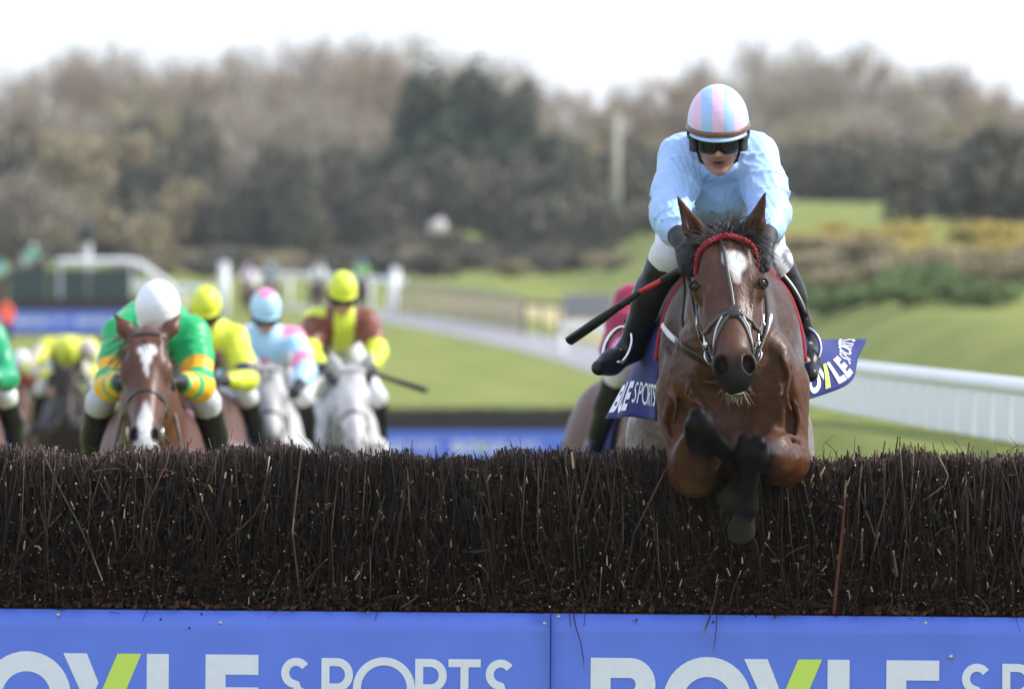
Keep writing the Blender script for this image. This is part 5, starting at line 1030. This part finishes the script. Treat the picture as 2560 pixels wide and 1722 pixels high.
q, nq = project(bvh, [X], .003); MB().lathe([(.0001, .008), (.020, .007), (.026, .003), (.026, -.004)], 20, q[0], ax=np.stack([HM[:, 0], HM[:, 2], HM[:, 1] * -1 if False else np.cross(HM[:, 0], HM[:, 2])], 1) @ np.diag([1, 1, 1 if np.cross(HM[:, 0], HM[:, 2]) @ nq[0] > 0 else -1])).build('nose_pad', m_leather, br, smooth=True)
HL = {}
for s in (1, -1):
    strap('cheekpiece', bvh, [H(.03, -.10, s * .098), H(.12, -.115, s * .105), H(.24, -.12, s * .108), H(.36, -.115, s * .093), H(.46, -.09, s * .070)], .017, m_strapg, br, .006)
    strap('headpiece', bvh, [H(.06, -.14, s * .09), H(.2, -.17, s * .09), H(.34, -.16, s * .085)], .014, m_leather, br, .006)
    for t in (.16, .30, .40): q, nq = project(bvh, [H(t, -.115, s * .108)], .010); MB().tube([q[0] + HM[:, 0] * a * .013 + HM[:, 1] * b * .011 for a, b in ((-1, -1), (1, -1), (1, 1), (-1, 1), (-1, -1))], .0022, n=5).build('buckle', m_steel, br)
    q, nq = project(bvh, [H(.470, -.095, s * .075)], .012); c = q[0]; HL[s] = c
    MB().tube([c + nq[0] * .004 + HM[:, 0] * math.cos(a) * .025 + (HM[:, 1] * .6 + HM[:, 2] * s * .6) * math.sin(a) * .025 for a in np.linspace(0, 6.283, 25)], .0032, n=6).build('bit_ring', m_steel, br, smooth=True)
MB().lathe([(.0001, .011), (.008, .008), (.011, 0), (.008, -.008), (.0001, -.011)], 10, H(.435, -.06, -.082)).build('stud', m_steel, br, smooth=True)
HANDL, HANDR = np.array(Lc(1902, 640, .50)), np.array(Lc(1716, 640, .50))
for s, hd_ in ((1, HANDL), (-1, HANDR)): MB().tube(spline([HL[s] - HM[:, 1] * .02, HL[s] + A3(-.22, s * .045, .13), hd_ + A3(.0, 0, -.03)], 14), .0085, n=6, flat=(.35, 1)).build('rein', m_leather, br, smooth=True)
MB().tube(spline([HANDR + A3(.03, -.02, -.03), Lc(1712, 720, .48), Lc(1706, 800, .46), Lc(1714, 835, .44), Lc(1700, 850, .42)], 20), .0055, n=6, flat=(.4, 1)).build('rein_loop', m_leather, br, smooth=True)
# breastplate
def on_coat(pts, n, off=.004):
    out = []
    for px, py in spline(np.array(pts, float), n):
        f1 = np.array(Lc(px, py, 2.)); f0 = np.array(Lc(px, py, -.6)); o_ = f1
        for _ in range(4):      # skip the head, which hangs in front of the chest
            h_ = bvh.ray_cast(Vector(o_), Vector(nrm(f0 - f1)))
            if h_[0] is None or h_[0][0] < .68: break
            o_ = np.array(h_[0]) + nrm(f0 - f1) * .01
        if h_[0] is not None and h_[0][0] < .68: out.append((np.array(h_[0]) + np.array(h_[1]) * off, np.array(h_[1])))
    return out
def strap_front(name, pts, w, m, n=24, thick=.005):
    q = on_coat(pts, n, thick * .6); p_ = np.array([a for a, b in q]); N__ = np.array([b for a, b in q])
    for _ in range(3): p_[1:-1] = (p_[:-2] + 2 * p_[1:-1] + p_[2:]) / 4; N__[1:-1] = (N__[:-2] + 2 * N__[1:-1] + N__[2:]) / 4
    return MB().tube(p_, w / 2, n=8, flat=(thick / w * 1.4, 1.), up=N__).build(name, m, lead, smooth=True)
strap_front('shoulder_strap', [(1652, 800), (1662, 820), (1676, 838), (1692, 852)], .024, m_wstrap, 14, .007); strap_front('shoulder_strap', [(1926, 790), (1918, 815), (1908, 840), (1898, 862)], .024, m_wstrap, 14, .007)
strap_front('breast_girth', [(1692, 852), (1720, 878), (1760, 900), (1800, 912), (1840, 912), (1875, 895), (1898, 864)], .034, m_leather, 36)
for s in (1, -1): strap('strap_end', bvh, [(.02, s * .235, 2.0), (-.12, s * .24, 2.02), (-.26, s * .22, 2.08)], .02, m_leather, lead, .006, n=12)
# saddle cloth, flaring out at its rear lower corners, with the sponsor's name
sc_ = empty('saddle_cloth'); sc_.parent = lead
for s in (-1, 1):
    top = cloth_sheet(bvh, inf, -.10, -.64, s * .05, s * 1.0, lambda u, v_: .014 + .075 * v_ * min(1, u * 3), 22, 14); Gs = np.zeros((22, 34, 3)); Gs[:, :14] = top
    for i in range(22):
        u = i / 21
        for j in range(14, 34):
            t = (j - 13) / 20; out = (.10 + .62 * u) if s < 0 else (.08 + .80 * u); dn = -1 if s < 0 else -(.85 - .85 * u)
            d = nrm(A3(-.12 - .2 * u, s * out * (1 - .25 * t), dn)); Gs[i, j] = top[i, 13] + d * t * (.34 if s < 0 else .27) + A3(.3, s, .1) * .014 * math.sin(u * 11 + t * 2.5) * t
    for _ in range(3): Gs[:, 1:-1] = (Gs[:, :-2] + 2 * Gs[:, 1:-1] + Gs[:, 2:]) / 4
    du, dv = np.gradient(Gs, axis=0), np.gradient(Gs, axis=1); Nn = np.cross(du, dv); Nn /= np.linalg.norm(Nn, axis=2)[..., None]
    sg = 1 if Nn[11, 20] @ [0, s, 0] > 0 else -1; Nn = Nn * sg
    o = MB().grid(Gs, thick=.005 * sg).build('cloth', m_cloth, sc_, smooth=True); fixn(o)
    # reading direction: from the tail forward on the horse's right side, from the front back on its left
    def fn(x, y, z, s=s, Gs=Gs, Nn=Nn):
        t = x / 7.1; u = (1 - t * .96 - .03) if s < 0 else (t * .96 + .02); v_ = .76 + .20 * (1 - y)
        for sg in (1,): q = bil(Gs, u, v_) + bil(Nn, u, v_) * (.0035 + z * .02)[:, None]
        return q
    put_logo(fn, sc_, sub=3)
    def fnb(x, y, z, f0=fn, Gs=Gs, Nn=Nn): return f0(x, y, z) - 0 * x[:, None]
# red piping on the front edge of the under-pad
for s in (-1, 1):
    Gp = cloth_sheet(bvh, inf, -.04, -.10, s * .3, s * 1.5, lambda u, v_: .012, 3, 20); MB().tube(Gp[0], .010, n=8).build('pad_piping', m_red, lead, smooth=True)
    Gp = cloth_sheet(bvh, inf, -.045, -.16, s * .03, s * 1.45, lambda u, v_: .008, 5, 20); fixn(MB().grid(Gp, thick=.008).build('under_pad', mat('navy pad', (.012, .016, .05), rough=.9), lead, smooth=True))
# saddle
sad = empty('saddle'); sad.parent = lead
for s in (-1, 1):
    Gp = cloth_sheet(bvh, inf, -.07, -.46, s * .0, s * .98, lambda u, v_: .045 + .05 * math.sin(min(u * 2.2, 1.57)) * v_ ** .6, 12, 14); fixn(MB().grid(Gp, thick=.018).build('flap', m_leather, sad, smooth=True))
Gp = cloth_sheet(bvh, inf, -.06, -.52, -.45, .45, lambda u, v_: .06 + .045 * (2 * u - 1) ** 2, 14, 11); fixn(MB().grid(Gp, thick=.02).build('seat', m_leather, sad, smooth=True))
stripes = [(.10, .01, .01), (.5, .03, .03), (.55, .4, .12), (.10, .25, .16), (.55, .4, .12), (.5, .03, .03), (.02, .03, .12)]
for s in (-1, 1):      # rainbow-striped girth
    for i, c in enumerate(stripes):
        Gp = cloth_sheet(bvh, inf, -.09 - i * .012, -.09 - (i + 1) * .012, s * 1.2, s * 2.9, lambda u, v_: .010, 2, 18); MB().grid(Gp, col=c).build('girth_stripe', m_breech if False else mat('girth stripe', c, rough=.8), sad, smooth=True)
ANK = {-1: np.array(Lc(1578, 868, -.20)), 1: np.array(Lc(2008, 850, -.20))}
TOE = {-1: np.array(Lc(1502, 908, -.08)), 1: np.array(Lc(2022, 925, -.04))}
for s in (-1, 1):
    a, t = ANK[s], TOE[s]; mid = a + (t - a) * .55 + A3(0, 0, -.012); d = nrm(t - a); top = mid + A3(-.04, s * -.035, .125); sd = nrm(np.cross(d, A3(0, 0, 1))); ac = nrm(np.cross(d, top - mid))
    th = np.linspace(R(-52), R(232), 34); pts = [mid + A3(0, 0, .0) + ac * math.cos(b) * .064 + (top - mid) * (math.sin(b) * .62 + .40) * .9 for b in th]
    st = MB().tube(pts, .0065, n=8, flat=(1, 1.4)).tube([pts[0], pts[-1]], .011, n=8, flat=(.6, 1.5)).build('stirrup', m_steel, sad, smooth=True)
    MB().tube(spline([top + A3(-.005, 0, .01), top + (np.array([-.16, s * .24, 2.12]) - top) * .5, [-.18, s * .20, 2.16]], 10), .013, n=6, flat=(.3, 1)).build('stirrup_leather', m_leather, sad, smooth=True)
strap('girth_strap_end', bvh, [Lc(1640, 735, -.22), Lc(1580, 755, -.2), Lc(1512, 782, -.16)], .026, m_leather, sad, .008, n=10, proj=False)
# ------------------------------------------------------------------ the leading jockey
SB, PK = lin(166, 198, 241), lin(232, 190, 222)
LQ = dict(head=Lc(1796, 341, .22), look=(.955, -.02, -.30), hup=(.3, -.02, .955), pelvis=(-.52, -.03, 2.40), chest=(-.02, -.035, 2.50), shL=Lc(1888, 394, .05), shR=Lc(1704, 398, .05), elL=Lc(1926, 535, .28), elR=Lc(1674, 540, .28), wrL=Lc(1912, 606, .46), wrR=Lc(1706, 606, .46),
          hnL=Lc(1898, 645, .53), hnR=Lc(1722, 648, .53), curl=(.2, 0, -1), knL=Lc(1934, 655, -.02), knR=Lc(1672, 642, -.02), anL=ANK[1], anR=ANK[-1], toL=TOE[1], toR=TOE[-1])
LQ = {k: tuple(np.array(q, float)) for k, q in LQ.items()}
def cap_stripe(lo, la):
    yy = np.cos(la) * np.sin(lo); k = np.floor((yy + .18) / .36 + 100).astype(int) % 2; c = np.where((k == 0)[..., None], np.array(PK), np.array(SB)); return c
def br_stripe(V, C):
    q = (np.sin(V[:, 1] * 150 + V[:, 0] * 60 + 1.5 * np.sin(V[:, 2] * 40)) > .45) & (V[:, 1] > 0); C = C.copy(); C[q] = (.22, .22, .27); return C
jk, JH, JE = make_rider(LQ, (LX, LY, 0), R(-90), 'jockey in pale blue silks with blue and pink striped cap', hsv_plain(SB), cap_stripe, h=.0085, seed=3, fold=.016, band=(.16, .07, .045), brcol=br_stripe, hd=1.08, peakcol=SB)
MB().lathe([(.0001, .004), (.011, .004), (.013, .001), (.013, -.002)], 20, JE(.1185, 0, .030), ax=np.stack([JH[:, 1] * 1.7, JH[:, 2] * .55, JH[:, 0]], 1)).build('goggle_badge', mat('cream badge', (.75, .7, .55), rough=.5), jk, smooth=True)
# whip held in the right hand
wp = empty('whip', (LX, LY, 0), R(-90), 'black riding whip with a red band held in the blue jockey\'s right hand', 'whip')
w0, w1, w2, w3, w4 = (np.array(Lc(*q)) for q in ((1735, 655, .56), (1655, 700, .5), (1600, 730, .45), (1560, 758, .42), (1424, 852, .30)))
MB().tube([w0, w0 + (w1 - w0) * .5, w1], .012, n=10).build('handle', m_glove, wp, smooth=True); MB().tube([w1, (w1 + w2) / 2, w2], .0095, n=10).build('band', mat('red tape', lin(190, 40, 45), rough=.4), wp, smooth=True)
MB().tube([w2, w3, w3 + (w4 - w3) * .1], [.010, .013, .014], n=10).build('shaft', m_boot, wp, smooth=True); MB().tube([w3 + (w4 - w3) * .08, w3 + (w4 - w3) * .5, w4], [.017, .025, .025], n=8, flat=(.7, 1.1)).build('flap', m_boot, wp, smooth=True)
# ------------------------------------------------------------------ the pack behind
JG = dict(head=(.36, 0, 2.10), look=(.62, 0, -.78), hup=(.78, 0, .62), pelvis=(-.46, 0, 1.98), chest=(.02, 0, 2.0), shL=(.12, .18, 2.0), shR=(.12, -.18, 2.0), elL=(.30, .27, 1.76), elR=(.30, -.27, 1.76), wrL=(.55, .12, 1.76), wrR=(.55, -.12, 1.76), hnL=(.63, .09, 1.76), hnR=(.63, -.09, 1.76),
          curl=(.2, 0, -1), knL=(.04, .25, 1.66), knR=(.04, -.25, 1.66), anL=(-.28, .31, 1.30), anR=(-.28, -.31, 1.30), toL=(-.12, .36, 1.26), toR=(-.12, -.36, 1.26))
def jq(**k): q = dict(JG); q.update(k); return q
UP = jq(head=(.20, 0, 2.34), look=(.93, 0, -.36), hup=(.36, 0, .93), pelvis=(-.46, 0, 2.02), chest=(-.02, 0, 2.14), shL=(.06, .18, 2.17), shR=(.06, -.18, 2.17), elL=(.28, .23, 1.96), elR=(.28, -.23, 1.96), wrL=(.52, .15, 1.83), wrR=(.52, -.15, 1.83), hnL=(.60, .12, 1.80), hnR=(.60, -.12, 1.80))
def pack(px, D, yaw, dz=0.): x = (px - 1280) * D / FPX; return (x, D, float(gz(x, D)) + dz), R(-90 + yaw)
GRN, GLD, YEL, NVY = lin(20, 168, 96), lin(244, 180, 30), lin(216, 226, 62), lin(20, 26, 70)
BRN_, LBL, PNK, MAR = lin(120, 66, 44), lin(176, 218, 240), lin(246, 140, 180), lin(150, 20, 64)
def s_green(V, k, t, i):
    C = np.tile(np.array(GRN), (len(V), 1)); arm = k > 0; tt = np.where(k > 2, 1 + t, t); hoop = arm & (((tt > .62) & (tt < .82)) | ((tt > 1.0) & (tt < 1.28)) | ((tt > 1.50) & (tt < 1.68)))
    C[hoop] = GLD; C[(k == 0) & (np.abs(t - .55) < .12)] = GLD; return C
def s_yellow(V, k, t, i): C = np.tile(np.array(YEL), (len(V), 1)); C[((k == 1) | (k == 2)) & (t > .74) & (t < .94)] = NVY; return C
def s_pink(V, k, t, i):
    C = np.tile(np.array(LBL), (len(V), 1)); C[((k == 1) | (k == 2)) & (((t > .62) & (t < .88)) | (t < .12))] = PNK; m = np.linalg.norm(V[:, 1:] - (i['mid'][1:] - [0, .18]), axis=1) < .06; C[m & (k == 0)] = PNK; return C
def s_brown(V, k, t, i):
    C = np.tile(np.array(BRN_), (len(V), 1)); C[k > 2] = YEL; C[((k == 1) | (k == 2)) & (t > .80)] = YEL; C[(np.abs(V[:, 1] - .02) < .07) & (k == 0)] = YEL; C[(k == 2) & (t < .12)] = YEL; return C
def s_patch(V, k, t, i): C = np.tile(np.array(YEL) * [1, .92, 1.5], (len(V), 1)); C[(k > 0) & (wob(V, 16, 4) > .25)] = (.6, .5, .5); return C
def s_maroon(V, k, t, i): C = np.tile(np.array(MAR), (len(V), 1)); C[(k > 2) & (t < .8)] = lin(226, 170, 210); return C
G2 = dict(GALLOP); G2.update(poll=(.86, 0, 2.01), nose=(1.18, 0, 1.55), ear=((-.05, .085, .11), (-.05, -.085, .11)))
G3 = dict(GALLOP); G3.update(poll=(.80, 0, 1.86), nose=(1.12, 0, 1.36))
GH, GJ = 'horses of the galloping pack', 'jockeys of the galloping pack'
l_, r_ = pack(384, 47.4, 0)
make_horse('horse', G2, 'chestnut', l_, r_, 'bay horse with white star and snip ridden by the green and gold jockey', .013, [(.125, 0, .034, .046, 1.), (.165, .002, .045, .026, 1.), (.21, .004, .055, .012, .85), (.50, 0, .11, .032, 1.), (.60, 0, .05, .05, .6)], group=GH)
make_rider(jq(head=(.40, .035, 2.085), look=(.45, 0, -.89), hup=(.89, 0, .45), shL=(.12, .19, 1.98), shR=(.12, -.15, 1.98), elL=(.32, .225, 1.74), elR=(.32, -.19, 1.74)), l_, r_, 'crouching jockey in green silks with gold hoops and white cap', s_green, cap_plain((.82, .82, .86)), GJ, .012, 4, goggles=False, hd=1.04, breech=(.5, .51, .54))
l_, r_ = pack(522, 64.6, -3)
make_horse('horse', G3, 'brown', l_, r_, 'brown horse half hidden behind the green and gold jockey', .018, group=GH)
make_rider(jq(head=(.22, 0, 2.20), look=(.90, 0, -.44), hup=(.44, 0, .9), shL=(.08, .18, 2.03), shR=(.08, -.18, 2.03), chest=(0, 0, 2.02)), l_, r_, 'jockey in all yellow silks with navy armbands and yellow cap', s_yellow, cap_plain(YEL), GJ, .016, 5, facecol=(.2, .1, .07))
l_, r_ = pack(660, 66, 4)
make_horse('horse', G3, 'grey', l_, r_, 'pale grey horse ridden by the light blue and pink jockey', .018, group=GH, dap=True)
def cap_pk(lo, la): return np.where((np.sin(la) > .80)[..., None], np.array(PNK), np.array(LBL))
make_rider(jq(head=(.24, 0, 2.20), look=(.88, 0, -.47), hup=(.47, 0, .88), shL=(.08, .19, 2.03), shR=(.08, -.19, 2.03), elL=(.3, .26, 1.82), elR=(.3, -.26, 1.82), wrL=(.52, .2, 1.72), wrR=(.52, -.2, 1.72), hnL=(.6, .17, 1.70), hnR=(.6, -.17, 1.70)), l_, r_, 'jockey in light blue silks with pink armbands and pink-topped cap', s_pink, cap_pk, GJ, .016, 6)
l_, r_ = pack(848, 68, 7)
make_horse('horse', G3, 'grey', l_, r_, 'nearly white grey horse at the right of the pack', .018, [(.3, 0, .4, .2, .6)], group=GH, dap=True)
make_rider(jq(**{**{k: UP[k] for k in ('head', 'look', 'hup', 'chest', 'pelvis', 'shL', 'shR', 'elL', 'elR', 'wrL', 'wrR', 'hnL', 'hnR')}, 'knR': (.02, -.27, 1.62), 'anR': (-.25, -.42, 1.25), 'toR': (-.12, -.47, 1.2)}), l_, r_, 'jockey in brown silks with yellow sleeves and yellow cap on the whitest horse', s_brown, cap_plain(YEL), GJ, .016, 7)
w_ = empty('whip', (0, 0, 0), 0, 'thin dark whip held out by the brown and yellow jockey', 'whip'); a, b = P(905, 925, 67.4), P(1066, 976, 67.2)
w_.location = a; MB().tube([[0, 0, 0], (b - a) * .25], .016, n=8).build('handle', m_glove, w_, smooth=True); MB().tube([(b - a) * .25, b - a], [.014, .022], n=8).build('shaft', m_boot, w_, smooth=True)
l_, r_ = pack(170, 96, 2, .12)
make_horse('horse', G3, 'dark', l_, r_, 'nearly black horse ridden by the low crouching yellow jockey at left', .022, group=GH)
make_rider(jq(head=(.34, 0, 2.02), look=(.3, 0, -.95), hup=(.95, 0, .3), shL=(.1, .2, 2.06), shR=(.1, -.2, 2.06), elL=(.32, .32, 1.85), elR=(.32, -.36, 1.85)), l_, r_, 'low crouching jockey in patched yellow silks at left', s_patch, cap_plain(np.array(YEL) * .9), GJ, .02, 8)
l_, r_ = pack(58, 115, 0)
make_horse('horse', G3, 'chestnut', l_, r_, 'chestnut horse far back at left under the white-capped orange jockey', .024, group=GH)
make_rider(jq(head=(.28, 0, 2.12), look=(.85, 0, -.5), hup=(.5, 0, .85)), l_, r_, 'jockey in rusty orange silks with white cap far back at left', hsv_plain(lin(170, 74, 40)), cap_plain((.78, .78, .8)), GJ, .02, 9)
l_, r_ = pack(-94, 58, 0)
make_horse('horse', G3, 'chestnut', l_, r_, 'chestnut horse with broad white blaze cut off by the left edge', .018, [(.3, .0, .35, .04, 1.)], group=GH)
make_rider(jq(head=(.2, 0, 2.16)), l_, r_, 'jockey in emerald green silks cut off by the left edge', hsv_plain(lin(20, 150, 100)), cap_plain(lin(20, 120, 80)), GJ, .016, 10)
l_, r_ = pack(1662, 51, 10, .16)
make_horse('horse', GALLOP, 'brown', l_, r_, 'brown horse partly hidden behind the leading bay, dark tail at left', .016, group=GH)
mrq, _, _ = make_rider(jq(pelvis=(-.30, -.03, 1.93), shR=(.1, -.2, 2.02), elR=(.26, -.31, 1.78)), l_, r_, 'jockey in maroon silks with pale pink sleeves behind the leading bay', s_maroon, cap_plain(MAR), GJ, .016, 11)
# distant riders, coming over the rise
GD = 'distant riders on the rise'
for i, (px, col, capc, coat, who, yaw, leg) in enumerate([(622, (.85, .68, .8), (.5, .4, .65), 'brown', 'pale pink silks and lilac cap', -14, 0), (678, (.22, .32, .36), (.6, .65, .75), 'bay', 'dark teal silks and silver cap', 0, 0), (796, (.85, .87, .85), (.3, .2, .22), 'brown', 'white silks and dark cap', 6, 0), (902, (.25, .6, .12), (.12, .16, .7), 'bay', 'bright green silks and blue cap', 10, 0)]):
    l_, r_ = pack(px, 404 + i * 3, yaw, .35)
    make_horse('horse', G3, coat, l_, r_, 'small distant horse under the rider in %s' % who, .04, group=GD + ' (horses)', mane=False)
    make_rider(UP, l_, r_, 'small distant jockey in %s' % who, hsv_plain(col), cap_plain(capc), GD, .035, 20 + i)
for px, D, col, capc, who in ((78, 414, (.08, .5, .26), (.85, .85, .88), 'green and white silks over the farthest fence'), (-6, 420, (.1, .5, .5), (.2, .6, .6), 'teal silks at the left edge by the farthest fence')):
    l_, r_ = pack(px, D, 30, .95 if px > 0 else .2)
    make_horse('horse', GALLOP, 'bay', l_, r_, 'small horse carrying the jockey in %s' % who, .04, group=GD + ' (horses)', mane=False)
    make_rider(UP, l_, r_, 'small distant jockey in %s' % who, hsv_plain(col), cap_plain(capc), GD, .035, 30)
# fence attendant
D = 392.; x = (14 - 1280) * D / FPX; st = empty('person', (x, D, float(gz(x, D))), R(-60), 'attendant in orange jacket and dark trousers standing by the farthest fence', 'person')
v = Vol(.03); SK = (.4, .24, .18); v.ell((0, 0, 1.66), (.10, .085, .125), col=SK); v.cone((0, 0, 1.5), (0, 0, 1.58), .055, .055, col=SK); v.cone((0, 0, .95), (0, 0, 1.4), .12, .14, side=(0, 1, 0), sv=1.2, col=SK)
for s in (1, -1): v.cone((0, s * .19, 1.4), (.03, s * .25, 1.12), .05, .045, col=SK); v.cone((.03, s * .25, 1.12), (.15, s * .2, .92), .045, .035, col=SK); v.cone((0, s * .1, .92), (.02, s * .11, .5), .08, .06, col=SK); v.cone((.02, s * .11, .5), (0, s * .12, .06), .055, .04, col=SK); v.cone((0, s * .12, .04), (.16, s * .13, .03), .04, .035, col=SK); hand_vol(v, (.15, s * .2, .92), (.2, s * .19, .85), (.22, s * .18, .8), s, col=SK)
ob('body', v.mesh('body'), m_skin, st); m_or = mat('orange jacket', lin(236, 84, 40), rough=.7)
v = Vol(.03); v.cone((0, 0, .85), (0, 0, 1.40), .17, .18, side=(0, 1, 0), sv=1.2); 
for s in (1, -1): v.cone((0, s * .19, 1.4), (.03, s * .26, 1.12), .085, .075); v.cone((.03, s * .26, 1.12), (.14, s * .21, .95), .075, .06)
ob('jacket', v.mesh('jacket'), m_or, st); v = Vol(.03)
for s in (1, -1): v.cone((0, s * .09, .92), (.02, s * .11, .5), .11, .085, k=.05); v.cone((.02, s * .11, .5), (0, s * .12, .06), .085, .07)
ob('trousers', v.mesh('trousers'), mat('dark trousers', (.02, .03, .03), rough=.8), st); v = Vol(.025); v.ell((0, 0, 1.73), (.12, .10, .09)); v.ell((.09, 0, 1.71), (.06, .07, .02)); ob('cap', v.mesh('cap'), mat('dark cap', (.02, .06, .06), rough=.7), st)
# ------------------------------------------------------------------ the spring haze lying over the course
m_haze = bpy.data.materials.new('haze'); m_haze.use_nodes = True; hn = m_haze.node_tree; hn.nodes.clear()
ho_ = hn.nodes.new('ShaderNodeOutputMaterial'); hv_ = hn.nodes.new('ShaderNodeVolumePrincipled'); hv_.inputs['Density'].default_value = .00011; hv_.inputs['Color'].default_value = (.93, .95, .98, 1); hv_.inputs['Anisotropy'].default_value = .2
hn.links.new(hv_.outputs[0], ho_.inputs['Volume'])
hz_ = MB().box((0, 1175, 13.5), (1840, 2700, 31)).build('haze', m_haze); fixn(hz_); hz_['kind'] = 'stuff'
